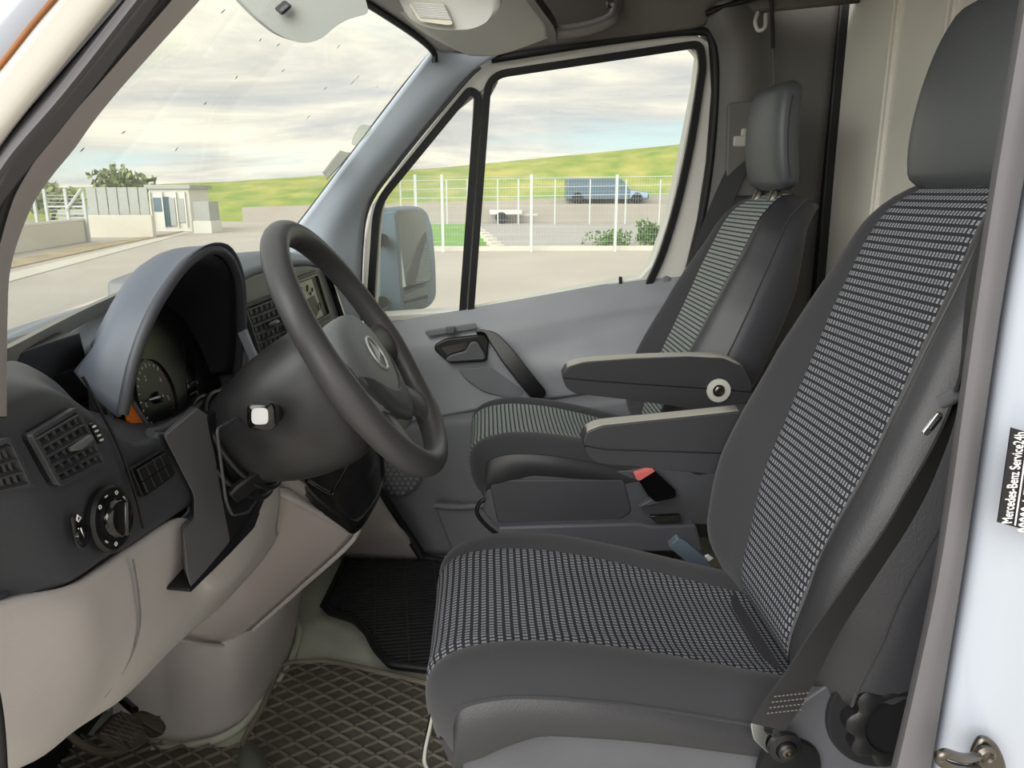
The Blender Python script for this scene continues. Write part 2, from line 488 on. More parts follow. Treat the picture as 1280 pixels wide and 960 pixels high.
# road, verge, kerb, ramp wall
def flat(name, pts, h, m, **k): return plate(name, pts, (0, 0, h), m, bevel=0, **k)
setp(flat('road', [G(545, 284), G(560, 274), G(900, 268), G(930, 304), G(612, 307)], 0.02, ROADM), kind='structure')
setp(flat('grass_verge', [G(470, 309), G(475, 281), G(585, 281), G(600, 290), G(620, 308)], 0.035, VERGE), kind='structure')
k0, k1 = G(420, 313), G(1010, 313)
box_c = (k0+k1)/2
setp(box('kerb', (box_c[0], box_c[1], GZ+0.05), (k1[0]-k0[0], 0.3, 0.16), KERB, bevel=0.02), kind='structure')
st = thing('kerb_stone_row', G(598, 292), 'curved row of pale edging stones beside the bright grass verge', 'edging')
for i in range(9):
    q = G(588+i*4.2, 281+i*3.1+0.1*i*i)
    box('stone', (q[0], q[1], GZ+0.06), (0.42, 0.3, 0.2), KERB, st, rot=rotm('Z', 0.5), bevel=0.03)
w0, w1 = A(520, 262, y=45.0), A(1000, 250, y=45.0)
wl = plate('wall_ramp', [(w0[0]-10, 45, GZ), (w1[0], 45, GZ), (w1[0], 45, A(1000, 238, y=45)[2]), (A(850, 241, y=45)[0], 45, A(850, 243, y=45)[2]), (A(600, 255, y=45)[0], 45, A(600, 252, y=45)[2]), (w0[0]-10, 45, A(500, 259, y=45)[2])], (0, 1.5, 0), WALLC, bevel=0)
setp(wl, kind='structure')
# wire fence along the lot
FY = 22.0
fence = thing('wire_fence', (0, FY, GZ), 'tall galvanised wire mesh fence along the far edge of the lot', 'fence')
def fx(px, py=265): return A(px, py, y=FY)[0]
for px in (452, 520, 553, 664, 770, 876, 980):
    box('post', (fx(px), FY, GZ+1.08), (0.075, 0.075, 2.16), POSTM, fence, bevel=0)
wires = []
xa, xb = fx(452), fx(990)
for k in range(11): wires.append(box_vf(((xa+xb)/2, FY, GZ+0.1+k*0.2), (xb-xa, 0.004, 0.004)))
nv = 160
for k in range(nv): wires.append(box_vf((xa+(xb-xa)*k/nv, FY+0.006, GZ+1.05), (0.0028, 0.0028, 2.1)))
V, F = join(wires); setp(obj('wire_mesh', V, F, POSTM, fence, smooth=0), kind='stuff')
far = thing('rear_fence', (0, 41, 0), 'second thinner post fence behind the road below the hill', 'fence')
for px in (500, 558, 584, 622, 648, 694, 738, 783, 826, 870):
    q = A(px, 224, y=41.0); box('post', (q[0], 41, (q[2]+GZ)/2), (0.07, 0.07, q[2]-GZ), POSTM, far, bevel=0)
a, b = A(500, 226, y=41.0), A(900, 219, y=41.0)
for dz in (0, -0.45, -0.9): tube('rail', [a+(0, 0, dz), b+(0, 0, dz)], 0.018, POSTM, far, n=5)

# flatbed trailer
q = G(632, 279.5); T = thing('flatbed_trailer', q, 'small white flatbed trailer parked on the road behind the wire fence', 'trailer')
box('bed', (q[0], q[1], GZ+0.62), (1.75, 1.2, 0.22), CABW, T, bevel=0.02)
box('drawbar', (q[0]+1.25, q[1], GZ+0.48), (1.0, 0.1, 0.1), POSTM, T)
for s in (-1, 1): lathe('wheel', (q[0]-0.25, q[1]+s*0.55-0.08, GZ+0.32), (0, 1, 0), [(0.02, 0), (0.3, 0), (0.32, 0.03), (0.32, 0.13), (0.3, 0.16), (0.02, 0.16)], RUB, T, n=16)
# parked blue-grey van on the ramp
q0 = A(760, 247, y=43.4); T = thing('parked_van', q0, 'blue-grey panel van parked on the ramp behind both fences', 'van')
xl, xr, xn = A(709, 235, y=43.4)[0], A(776, 235, y=43.4)[0], A(812, 235, y=43.4)[0]
zt, zb, zh = A(740, 223, y=43.4)[2], A(740, 249, y=43.4)[2], A(800, 239, y=43.4)[2]
plate('body', [(xl, 43.4, zb), (xn, 43.4, zb), (xn, 43.4, zh-0.1), (xn-0.35, 43.4, zh), (xr+0.45, 43.4, zh+0.12), (xr, 43.4, zt), (xl, 43.4, zt)], (0, 1.5, 0), VANB, T, bevel=0.06)
plate('windscreen', [(xr+0.1, 43.39, zt-0.12), (xr+0.46, 43.39, zh+0.16), (xr+0.2, 43.39, zh+0.16), (xr-0.1, 43.39, zt-0.12)], (0, -0.02, 0), WINM, T, bevel=0)
plate('bonnet_panel', [(xr+0.55, 43.39, zh+0.06), (xn-0.1, 43.39, zh-0.08), (xn-0.1, 43.39, zh-0.35), (xr+0.55, 43.39, zh-0.35)], (0, -0.02, 0), mat('light_blue', (150, 178, 205), 0.5), T, bevel=0)
for xw in (xl+0.6, xn-0.7): lathe('wheel', (xw, 43.3, zb+0.05), (0, 1, 0), [(0.02, 0), (0.3, 0), (0.32, 0.05), (0.32, 0.2), (0.02, 0.2)], RUB, T, n=14)
setp(box('ramp_deck', ((xl+xn)/2+2, 44.9, (zb-0.25+GZ)/2), (26, 3.4, zb-0.25-GZ), WALLC, bevel=0), kind='structure')

# leafy things
def leaf_cloud(blobs, count, size, seed):
    r = np.random.RandomState(seed); V, F = [], []
    tot = sum(b[3]*b[4]*b[5] for b in blobs)
    for (x, y, z, a, b, c) in blobs:
        n = int(count*a*b*c/tot)+3
        for _ in range(n):
            d = r.randn(3); d /= np.linalg.norm(d); rr = r.rand()**0.4
            p = np.array([x, y, z])+d*rr*np.array([a, b, c])
            u = r.randn(3); u /= np.linalg.norm(u); v = np.cross(u, r.randn(3)); v /= np.linalg.norm(v)
            s = size*(0.6+0.8*r.rand()); o = len(V)
            V += [p-u*s, p+v*s*0.5, p+u*s, p-v*s*0.5]; F.append((o, o+1, o+2, o+3))
    return V, F
def tree(name, q, h, w, label, cat, mleaf, seed, n=1500, ls=0.25, trunk=True, group=None):
    T = thing(name, q, label, cat, group); r = np.random.RandomState(seed)
    bl = []
    for _ in range(9):
        a = r.rand()*6.28; rr = r.rand()*w*0.33; zz = h*(0.42+0.42*r.rand()) if trunk else h*(0.2+0.5*r.rand())
        s = w*(0.16+0.14*r.rand()); bl.append((q[0]+rr*math.cos(a), q[1]+rr*math.sin(a), q[2]+zz, s, s, s*0.8))
    V, F = leaf_cloud(bl, n, ls, seed); setp(obj('foliage', V, F, mleaf, T, smooth=0), kind='stuff')
    br = [tube_vf([q, q+np.array([0.05*w, 0, h*0.35]), q+np.array([0, 0, h*0.75])], [0.05*w*0.6, 0.04*w*0.6, 0.01*w], n=7)]
    for b in bl[:6]: br.append(tube_vf([q+np.array([0.04*w, 0, h*0.3]), np.array(b[:3])], [0.015*w, 0.004*w], n=5))
    V, F = join(br); obj('trunk', V, F, BARKM, T)
q = np.array([A(155, 240, y=52.0)[0], 52.0, GZ])
tree('leafy_tree', q, A(155, 206, y=52.0)[2]-GZ, 5.2, 'sparse green tree rising behind the grey fence panels', 'tree', LEAFM, 5, n=900, ls=0.28)
for i, (px, py, y, w, lab) in enumerate([(62, 232, 46.0, 4.2, 'pale green tree at the left end beside the pillar'), (92, 238, 60.0, 4.0, 'low dark bush behind the open gate frames'), (214, 230, 56.0, 3.0, 'small bush peeping over the cabin roof')]):
    q = np.array([A(px, 250, y=y)[0], y, GZ]); tree('leafy_tree' if i == 0 else 'bush', q, A(px, py, y=y)[2]-GZ, w, lab, 'tree' if i == 0 else 'bush', LEAFM if i != 1 else LEAFD, 20+i, n=500, ls=0.25, trunk=(i == 0))
q = G(822, 311)+np.array([0, 0.9, 0]); tree('bush', q, 0.95, 1.3, 'round green bush at the right end of the kerb', 'bush', LEAFD, 31, n=700, ls=0.07, trunk=False)
q = G(790, 311)+np.array([-0.3, 1.6, 0]); tree('hedge', q, 0.32, 1.9, 'low dark hedge clump left of the round bush', 'hedge', LEAFD, 32, n=700, ls=0.06, trunk=False)
# portable cabin
def gate_x(px, y): return A(px, 260, y=y)[0]
def H(py, y): return A(200, py, y=y)[2]
CY = 34.0
x0, x1 = gate_x(188, CY), gate_x(238, CY)
T = thing('site_cabin', ((x0+x1)/2, CY, GZ), 'white portable site cabin with open glazed door in front of the hill', 'cabin')
zt = H(236, CY)
box('shell', ((x0+x1)/2, CY+1.2, (zt+GZ)/2), (x1-x0, 2.4, zt-GZ), CABW, T, bevel=0.02)
box('roof', ((x0+x1)/2, CY+1.2, zt+0.08), (x1-x0+0.25, 2.7, 0.18), CABG, T, bevel=0.02)
def panel(name, pa, pb, ya, yb, m, par=T, y=CY, th=0.05):
    xa, xb = gate_x(pa, y), gate_x(pb, y); za, zb = H(ya, y), max(H(yb, y), GZ+0.01)
    return box(name, ((xa+xb)/2, y-th/2-0.01, (za+zb)/2), (xb-xa, th, za-zb), m, par, bevel=0.005)
panel('window', 193, 203, 247, 264, WINM); panel('door', 205, 213, 246, 283, mat('dark_doorway', (60, 84, 92), 0.3)); panel('door_leaf', 213, 220, 247, 282, CABG, th=0.09)
panel('window', 222, 231, 248, 278, CABG)
for px in (189, 204, 221, 232): panel('corner_post', px, px+1.6, 240, 284, CABW, th=0.1)
T = thing('block_shed', (gate_x(249, 33.0), 33, GZ), 'small grey block shed right of the white cabin', 'shed')
xa, xb = gate_x(240.5, 32.6), gate_x(260, 32.6); hs = H(252, 32.6)
box('wall', ((xa+xb)/2, 33.3, (hs+GZ)/2), (xb-xa, 1.2, hs-GZ), CABG, T); box('plinth', ((xa+xb)/2, 33.28, GZ+0.25), (xb-xa+0.1, 1.3, 0.5), CABW, T)
# grey panel fence on a low wall, gate frames
T = thing('panel_fence', (gate_x(150, 30.), 30, GZ), 'tall grey corrugated panel fence left of the cabin', 'fence')
ed = [110, 123, 136, 149, 162, 175, 187]
for a_, b_ in zip(ed[:-1], ed[1:]):
    xa, xb = gate_x(a_, 30.), gate_x(b_, 30.); zt = H(234, 30.)
    box('panel', ((xa+xb)/2, 30, (zt+GZ)/2), (xb-xa-0.04, 0.06, zt-GZ), CABG, T, bevel=0.005)
xa, xb = gate_x(108, 29.6), gate_x(190, 29.6)
box('low_wall', ((xa+xb)/2, 29.6, GZ+0.42), (xb-xa, 0.3, 0.84), KERB, T, bevel=0.02)
T = thing('gate_frame', (gate_x(80, 27.), 27, GZ), 'open grey gate frames with a diagonal brace at the left', 'gate')
for px in (44, 58, 84, 106):
    x = gate_x(px, 27.); box('post', (x, 27, (H(236, 27.)+GZ)/2), (0.09, 0.09, H(236, 27.)-GZ), POSTM, T, bevel=0)
xa, xb = gate_x(58, 27.), gate_x(106, 27.)
for py in (258, 284): box('rail', ((xa+xb)/2, 27, H(py, 27.)), (xb-xa, 0.06, 0.06), POSTM, T, bevel=0)
tube('brace', [(gate_x(84, 27.), 26.95, H(262, 27.)), (gate_x(106, 27.), 26.95, H(236, 27.))], 0.05, POSTM, T, n=6)
V, F = join([box_vf(((xa+xb)/2, 27.02, GZ+0.25+k*0.12), (xb-xa, 0.02, 0.02)) for k in range(12)]); setp(obj('gate_mesh', V, F, POSTM, T, smooth=0), kind='stuff')
T = thing('stacked_pallets', (gate_x(95, 31.), 31, GZ), 'grey stacked pallets seen through the gate frame', 'pallets')
for k in range(4): box('pallet', (gate_x(95, 31.), 31.5, GZ+0.12+k*0.26), (1.5, 1.0, 0.2), CABG, T, bevel=0.01)
T = thing('boundary_wall', G(40, 312), 'low pale concrete wall running towards the gate at left', 'wall')
pa, pb = G(-60, 330), G(104, 303)
V, F = plate_vf([pa, pb, pb+(0, 0, 0.72), pa+(0, 0, 0.72)], (0.0, 0.4, 0)); obj('wall_body', V, F, KERB, T, bevel=0.02)
V, F = plate_vf([pa+(0, -0.05, 0.72), pb+(0, -0.05, 0.72), pb+(0, 0.45, 0.72), pa+(0, 0.45, 0.72)], (0, 0, 0.08)); obj('coping', V, F, CABW, T, bevel=0.01)
setp(flat('dirt_strip', [G(-80, 345), G(100, 309), G(215, 292), G(232, 289), G(150, 306), G(-60, 352)], 0.03, mat('dirt', (176, 160, 128), 0.95, var=0.2, vscale=1)), kind='structure')
setp(flat('road_line', [G(-60, 360), G(150, 309), G(235, 290), G(238, 291), G(160, 312), G(-40, 367)], 0.02, KERB), kind='structure')
# ================================================================== CAB SHELL
LEAN = 0.17
DP0 = np.array([0.0, 2.28, 0.78]); DN = np.array([0, 1, LEAN])
DNU = DN/np.linalg.norm(DN)
def D(px, py, off=0.0): return AP(px, py, DP0+DNU*off, DN)

# floor
fl = plate('floor', [(-1.05, 0.42, 0), (1.0, 0.42, 0), (1.0, 2.3, 0), (-1.05, 2.3, 0)], (0, 0, -0.06), FLOORM, bevel=0)
setp(fl, kind='structure')

# ---- passenger door
door = thing('door_1', (0.1, 2.2, 0.05)); door['kind'] = 'structure'
outer = [(452, 402), (455, 300), (463, 258), (500, 204), (545, 148), (583, 93), (594, 78), (606, 66), (760, 46), (868, 42), (886, 52), (890, 114), (883, 204), (872, 275), (859, 330), (850, 356), (700, 380), (590, 398)]
inner = [(470, 396), (474, 300), (480, 248), (512, 204), (556, 152), (605, 112), (612, 98), (626, 91), (760, 70), (862, 60), (873, 72), (868, 114), (850, 204), (834, 275), (814, 332), (800, 348), (700, 366), (590, 388)]
V, F = ring_vf([D(*p) for p in outer], [D(*p) for p in inner], DNU*0.05)
obj('window_frame', V, F, CREAM, door, bevel=0.004)
plate('divider', [D(*p, off=0.004) for p in [(577, 392), (592, 116), (603, 100), (625, 88), (622, 104), (608, 130), (592, 390)]], DNU*0.03, CREAM, door)
q_loop = rnd([D(*p) for p in [(463, 424), (459, 372), (467, 252), (586, 106), (603, 116), (581, 408)]], [0.02, 0.05, 0.06, 0.035, 0.03, 0.01], 6)
band('quarter_seal', q_loop, 0.021, -DNU*0.012, RUB, door, bevel=0.003)
m_loop = rnd([D(*p) for p in [(583, 410), (606, 90), (878, 49), (882, 82), (867, 182), (849, 261), (830, 322), (806, 372)]], [0.01, 0.06, 0.06, 0.02, 0.1, 0.1, 0.05, 0.04], 7)
band('window_seal', m_loop, 0.020, -DNU*0.014, RUB, door, bevel=0.003)
gq = plate('quarter_pane', [D(*p, off=0.012) for p in [(463, 422), (461, 372), (469, 254), (586, 112), (602, 118), (584, 408)]], DNU*0.004, GLASSQ, door, bevel=0)
gm = plate('window_pane', [D(*p, off=0.012) for p in [(608, 94), (620, 86), (876, 51), (880, 82), (865, 182), (847, 261), (827, 330), (806, 368), (586, 408)]], DNU*0.004, GLASS, door, bevel=0)
# rear door seal
tube('door_seal', cr([D(*p, off=-0.012) for p in [(614, 74), (760, 51), (868, 39), (890, 52), (895, 114), (888, 204), (877, 275), (864, 332), (852, 420)]], 6), 0.011, RUB, door)
# inner skin: profile by belt height
xs = [-0.52, -0.33, -0.15, 0.02, 0.2, 0.38, 0.5, 0.6]
def belt(x): return 0.762+0.175*(x+0.03) if x < 0.45 else 0.846+0.1*(x-0.45)
prof = [(0.0, 2.275), (-0.012, 2.262), (-0.06, 2.215), (-0.10, 2.200), (-0.145, 2.196), (-0.2, 2.196), (-0.26, 2.192), (-0.30, 2.186)]
rows = []
for dz, yy in prof:
    r = []
    for x in xs:
        b = belt(x); s = 1.0 + 0.12*max(0, x)
        arm = math.exp(-((dz+0.215)/0.055)**2)*max(0, min(1, (x-0.14)/0.16))*0.075
        rec = math.exp(-((dz+0.12)/0.05)**2)*max(0, min(1, (x-0.16)/0.12))*0.015
        r.append((x, yy-arm+rec, b+dz*s))
    rows.append(r)
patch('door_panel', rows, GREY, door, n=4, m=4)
rows = []
for dz, yy in [(-0.300, 2.192), (-0.312, 2.170), (-0.36, 2.160), (-0.5, 2.152), (-0.64, 2.150)]:
    rows.append([(x, yy-0.05*max(0, min(1, (x+0.16)/0.12))*(1 if dz < -0.305 else 0.3), max(0.01, belt(x)+dz*(1.0+0.10*max(0, x)))) for x in xs])
rows.append([(x, 2.15-0.05*max(0, min(1, (x+0.16)/0.12)), 0.004) for x in xs])
plate('outer_skin', [(-0.56, 2.36, -0.10), (0.66, 2.36, -0.10), (0.66, 2.36, 0.80), (-0.56, 2.36, 0.68)], (0, 0.02, 0), WHITE, door, bevel=0.01)
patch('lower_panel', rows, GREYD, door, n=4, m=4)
# front lower edge of the door towards the footwell, black seal
tube('bottom_seal', cr([A(p[0], p[1], y=2.04) for p in [(445, 575), (462, 596), (482, 626), (510, 668), (528, 696)]], 5), 0.014, RUB, door)
# pocket front wall with a rounded lip
po = cr([A(px, py, y=2.085) for px, py in [(543, 632), (575, 634), (610, 630), (660, 620)]], 4)
tube('pocket_lip', po, 0.010, GREYD, door)
plate('pocket_wall', [A(px, py, y=2.088) for px, py in [(543, 632), (575, 634), (610, 630), (690, 618), (690, 712), (570, 702)]], (0, 0.04, 0), GREYD, door, bevel=0.006)
# speaker grille with cell pattern
c = A(496, 592, y=2.142)
sp = lathe('speaker_grille', c+(0, 0.01, 0), (0, -1, 0), [(0.078, 0), (0.076, 0.008), (0.07, 0.012), (0.005, 0.014)], GREYD, door, n=32)
cells = []
for i in range(-4, 5):
    for j in range(-4, 5):
        px, pz = (i+0.5*(j % 2))*0.017, j*0.0148
        if px*px+pz*pz < 0.062**2: cells.append(lathe_vf(c+np.array([px, -0.0035, pz]), (0, -1, 0), [(0.0075, 0), (0.0068, 0.003), (0.0022, 0.003)], 6))
V, F = join(cells); setp(obj('grille_cells', V, F, GREY, sp, smooth=0), kind='stuff')
# lock slider
def DY(px, py, y): return A(px, py, y=y)
lk = plate('lock_slider', rnd([DY(*p, 2.196) for p in [(530, 414), (595, 404), (596, 411), (534, 421)]], 0.012, 4), (0, 0.015, 0), GREYD, door, bevel=0.002)
plate('slider_knob', rnd([DY(*p, 2.19) for p in [(557, 408), (569, 407), (569, 416), (558, 417)]], 0.006, 4), (0, -0.012, 0), SBASE, lk, bevel=0.003)
# release handle in its black surround
sur = rnd([DY(*p, 2.185) for p in [(543, 432), (556, 424), (606, 418), (611, 424), (609, 452), (562, 455), (543, 438)]], 0.012, 4)
hd = plate('handle_surround', sur, (0, 0.02, 0), BLACK, door, bevel=0.004)
plate('handle_recess', rnd([DY(*p, 2.184) for p in [(550, 434), (588, 427), (592, 446), (566, 450)]], 0.012, 4), (0, -0.002, 0), GLOSSB, hd, bevel=0)
lev = np.array([DY(*p, 2.178) for p in [(557, 448), (563, 443), (582, 438), (588, 427), (597, 426), (607, 444), (606, 449), (560, 452)]])
plate('release_lever', rnd(lev, 0.008, 4), (0, -0.012, 0), SBASE, hd, bevel=0.004)
# pull handle: black grip sweeping down from the surround
pts = [(596, 417, 2.183), (606, 416, 2.178), (618, 424, 2.165), (640, 452, 2.135), (662, 480, 2.125), (676, 496, 2.14)]
P3 = cr([DY(a, b, y) for a, b, y in pts], 6)
wd = [np.array([0.35, -0.2, -1.0])]*6 + [np.array([-0.6, -0.2, -0.8])]*50
gripw = np.interp(np.linspace(0, 1, len(P3)), [0, 0.25, 0.4, 0.55, 0.95, 1], [0.006, 0.012, 0.034, 0.046, 0.046, 0.03])
strip('pull_handle', P3, (-0.75, -0.25, -0.75), gripw, 0.03, BLACK, door, bevel=0.008, bseg=3)
# shallow scoop below the handle, bordered by a soft ridge
sc_ = [A(px, py, y=2.186) for px, py in [(572, 462), (612, 458), (640, 478), (668, 496), (664, 502), (640, 500), (604, 490), (584, 476)]]
plate('scoop', rnd(sc_, 0.015, 4), (0, 0.006, 0), GREYD, door, bevel=0.003)
lathe('screw_cap', A(833, 350, y=2.262), (0, -1, 0), [(0.013, 0), (0.013, 0.003), (0.011, 0.004), (0.001, 0.004)], GREYD, door, n=16)
plate('lock_pin', [A(px, py, y=2.266) for px, py in [(774, 355), (778, 355), (778, 346), (774, 346)]], (0, 0.012, 0), BLACK, door)

# ---- passenger mirror outside
q = A(510, 330, y=2.62)
mr = thing('door_mirror', q, 'large dark wing mirror outside the passenger quarter window', 'mirror')
mo = [A(px, py, y=2.60) for px, py in [(474, 262), (520, 257), (534, 262), (541, 285), (545, 330), (546, 372), (538, 385), (500, 394), (474, 396)]]
secs = []
L0 = rnd(mo, 0.02, 4); cen = L0.mean(0)
for d, s in ((0.0, 0.97), (0.012, 1.0), (0.06, 1.0), (0.13, 0.85), (0.17, 0.55), (0.18, 0.2)):
    secs.append(cen+(L0-cen)*s+np.array([-0.55*d, 0.9*d, 0]))
loft('housing', secs, mat('mirror_housing', (98, 112, 122), 0.45), mr)
MN = np.array([0.42, -0.90, 0.06])
gl = rnd([AP(px, py, A(515, 310, y=2.575), MN) for px, py in [(495, 263), (524, 262), (532, 270), (539, 345), (538, 350), (501, 360), (497, 340)]], 0.012, 4)
plate('mirror_glass', gl, (0.001, 0.006, 0), MIRR, mr, bevel=0)
gl = rnd([AP(px, py, A(515, 375, y=2.575), MN) for px, py in [(501, 364), (538, 353), (540, 374), (532, 382), (504, 389)]], 0.01, 4)
plate('wide_angle_glass', gl, (0.001, 0.006, 0), mat('mirror_dark', (120, 126, 126), 0.05, metal=1.0), mr, bevel=0)
plate('arm_cover', rnd([A(px, py, y=2.50) for px, py in [(474, 266), (494, 264), (499, 320), (503, 390), (474, 396)]], 0.015, 4), (0, 0.09, 0), mat('mirror_arm', (100, 118, 128), 0.5), mr, bevel=0.01)
tube('arm', [A(478, 300, y=2.36), A(480, 302, y=2.55)], 0.02, BLACK, mr); tube('arm', [A(478, 378, y=2.36), A(480, 380, y=2.55)], 0.02, BLACK, mr)

# ---- windscreen
WB = [(-0.50, 0.60, 0.93), (-0.60, 0.95, 0.925), (-0.66, 1.35, 0.925), (-0.63, 1.75, 0.93), (-0.56, 2.10, 0.945)]
WT = [(-0.06, 0.66, 1.46), (-0.20, 0.95, 1.505), (-0.28, 1.35, 1.51), (-0.27, 1.75, 1.50), (-0.15, 2.12, 1.45)]
WB[-1] = (-0.53, 2.17, 0.95); WT[-1] = (-0.12, 2.17, 1.44)
WT = [tuple(np.array(b)+(np.array(t)-np.array(b))*1.10) for b, t in zip(WB, WT)]
w1 = thing('window_1', (-0.4, 1.35, 1.2)); w1['kind'] = 'structure'
rows = [np.array(WB), np.array(WB)*0.66+np.array(WT)*0.34+np.array([-0.012, 0, 0.012]), np.array(WB)*0.33+np.array(WT)*0.67+np.array([-0.012, 0, 0.012]), np.array(WT)]
patch('pane', rows, GLASS, w1, n=5, m=4, solid=0.005)
tube('edge_band', cr([A(540, 68, y=2.10), A(500, 117, y=2.10), A(440, 196, y=2.10), A(384, 270, y=2.10), A(345, 318, y=2.10)], 4), 0.009, RUB, w1)
tube('edge_band', cr([A(544, 78, y=2.09), A(541, 64, y=2.08), A(520, 45, y=2.0), A(480, 18, y=1.86), A(438, -8, y=1.72)], 5), 0.008, RUB, w1)
def WS(px, py, off=0.0):
    n = np.array([0.77, 0, 0.0])
    p0 = np.array([-0.60, 1.5, 0.93]); n = np.array([0.81, 0.05, -0.58])
    return AP(px, py, p0-n*off, n)
specks = []
rs = np.random.RandomState(11)
for (px, py) in [(441, 102), (445, 99), (438, 106), (324, 52), (276, 17), (152, 167), (100, 190), (219, 189), (255, 131), (352, 90), (383, 149), (346, 58), (470, 110), (404, 113), (294, 99), (421, 61), (503, 113)]:
    c = WS(px, py); d = WS(px+3+3*rs.rand(), py-3-3*rs.rand())
    specks.append(tube_vf([c, (c+d)/2, d], [0.0002, 0.0006, 0.0002], n=5))
V, F = join(specks); setp(obj('insect_specks', V, F, BLACK, w1), kind='stuff')
sp_ = [[A(403, 216, y=2.03), A(414, 201, y=2.03), A(425, 188, y=2.03)], [A(407, 220, y=2.03), A(420, 205, y=2.03), A(432, 190, y=2.03)], [A(408, 225, y=2.03), A(424, 209, y=2.03), A(439, 191, y=2.03)]]
st = patch('window_sticker', sp_, mat('sticker_grey', (150, 152, 142), 0.8), n=3, m=3, solid=0.002)
setp(st, 'worn grey toll sticker on the windscreen edge beside the far pillar', 'sticker')
st = plate('window_tag', rnd([A(px, py, y=2.02) for px, py in [(442, 172), (452, 156), (466, 158), (462, 168), (446, 182), (440, 182)]], 0.01, 3), (-0.002, 0, 0.002), glass_mat('clear_tag', (225, 230, 225), 0.22), origin=A(452, 168, y=2.02), bevel=0)
setp(st, 'clear translucent tag above the worn grey sticker on the windscreen', 'sticker')

# ---- far A-pillar trim
def yD(px, py, o): return D(px, py, off=o)
rows = [[A(549, 52, y=2.08), A(590, 48, y=2.12), D(640, 58, -0.03)],
        [A(542, 64, y=2.08), A(575, 62, y=2.12), D(618, 72, -0.03)],
        [A(503, 112, y=2.08), A(545, 106, y=2.11), D(586, 94, -0.03)],
        [A(443, 190, y=2.08), A(490, 178, y=2.11), D(542, 146, -0.03)],
        [A(384, 268, y=2.08), A(435, 250, y=2.11), D(497, 201, -0.03)],
        [A(350, 312, y=2.08), A(408, 302, y=2.11), D(461, 254, -0.03)],
        [A(330, 350, y=2.08), A(398, 350, y=2.11), D(452, 320, -0.03)],
        [A(325, 420, y=2.08), A(396, 420, y=2.11), D(450, 420, -0.03)]]
setp(patch('trim_1', rows, PILL, n=6, m=5), kind='structure')
tube_o = tube('trim_2', cr([D(600, 83, -0.02), D(584, 98, -0.02), D(540, 150, -0.02), D(496, 205, -0.02), D(460, 258, -0.02), D(451, 320, -0.02), D(450, 405, -0.02)], 6), 0.007, SEALG)
setp(tube_o, kind='structure')

# ---- far B-pillar trim, rear wall, ceiling
XR = 0.98
rows = []
for (pl, pr) in [((882, 18), 0), ((897, 60), 60), ((899, 114), 114), ((893, 204), 204), ((882, 275), 275), ((869, 335), 335), ((858, 430), 430), ((850, 640), 640)]:
    a = D(*pl, off=-0.02); zz = a[2]
    rows.append([a+np.array([-0.015, 0.05, 0]), a, np.array([a[0]+0.06, a[1]-0.035, zz]), np.array([0.80, 2.17, zz]), np.array([XR, 2.19, zz])])
rows.insert(0, [r+np.array([0, 0, 0.2]) for r in rows[0]])
wr = patch('wall_right', rows, LINER if False else mat('b_pillar_grey', (100, 98, 94), 0.6, bump=0.12, bscale=500), n=4, m=4); setp(wr, kind='structure'); ROOT[wr.name] = np.zeros(3)
# seams, belt slot and coat hook of the pillar
tube('seam_strip', cr([A(882, 17, y=2.11), A(905, 8, y=2.10), A(940, -2, y=2.09), A(962, -8, y=2.09)], 4), 0.008, BLACK, wr)
tube('seam_strip', [A(964, -8, y=2.10), A(966, 44, y=2.12), A(966, 60, y=2.13)], 0.006, BLACK, wr, n=6)
tube('seam_strip', [A(966, 60, y=2.13), A(968, 130, y=2.135)], 0.003, SEALG, wr, n=6)
tube('coat_hook', cr([A(947, 16, y=2.10), A(944, 28, y=2.08), A(948, 38, y=2.07), A(956, 34, y=2.07), A(957, 18, y=2.10)], 4), 0.005, OVERH, wr)
plate('belt_cover', rnd([A(px, py, y=2.115) for px, py in [(911, 128), (952, 126), (950, 245), (908, 245)]], 0.012, 3), (0, 0.02, 0), mat('b_pillar_cover', (96, 94, 91), 0.6), wr, bevel=0.004)
lp = A(980, 420, x=0.9)
setp(box('wall_right', (0.80, 2.27, 0.2), (0.44, 0.03, 0.62), GREYD), kind='structure')
setp(box('wall_right', (-0.80, 2.30, 0.35), (0.50, 0.03, 1.0), GREYD), kind='structure')
setp(box('wall_left', (-0.90, 0.47, 0.30), (0.64, 0.03, 1.0), WHITE), kind='structure')
setp(box('wall_left', (0.73, 0.478, 0.75), (0.58, 0.03, 1.75), WHITE), kind='structure')
setp(box('trim_14', (0.47, 0.545, 1.655), (1.14, 0.15, 0.09), SEALG, bevel=0.02), kind='structure')
setp(patch('trim_15', [[(-0.56, 0.48, 0.88), (-0.69, 1.0, 0.885), (-0.71, 1.4, 0.885), (-0.69, 1.8, 0.885), (-0.60, 2.3, 0.88)], [(-0.85, 0.47, 0.78), (-0.98, 1.0, 0.80), (-1.0, 1.4, 0.80), (-0.98, 1.8, 0.80), (-0.87, 2.32, 0.78)], [(-1.2, 0.50, 0.56), (-1.36, 1.0, 0.58), (-1.38, 1.4, 0.58), (-1.36, 1.8, 0.58), (-1.2, 2.30, 0.56)], [(-1.25, 0.52, -0.15), (-1.42, 1.0, -0.15), (-1.44, 1.4, -0.15), (-1.42, 1.8, -0.15), (-1.25, 2.28, -0.15)]], WHITE, n=4, m=4), kind='structure')
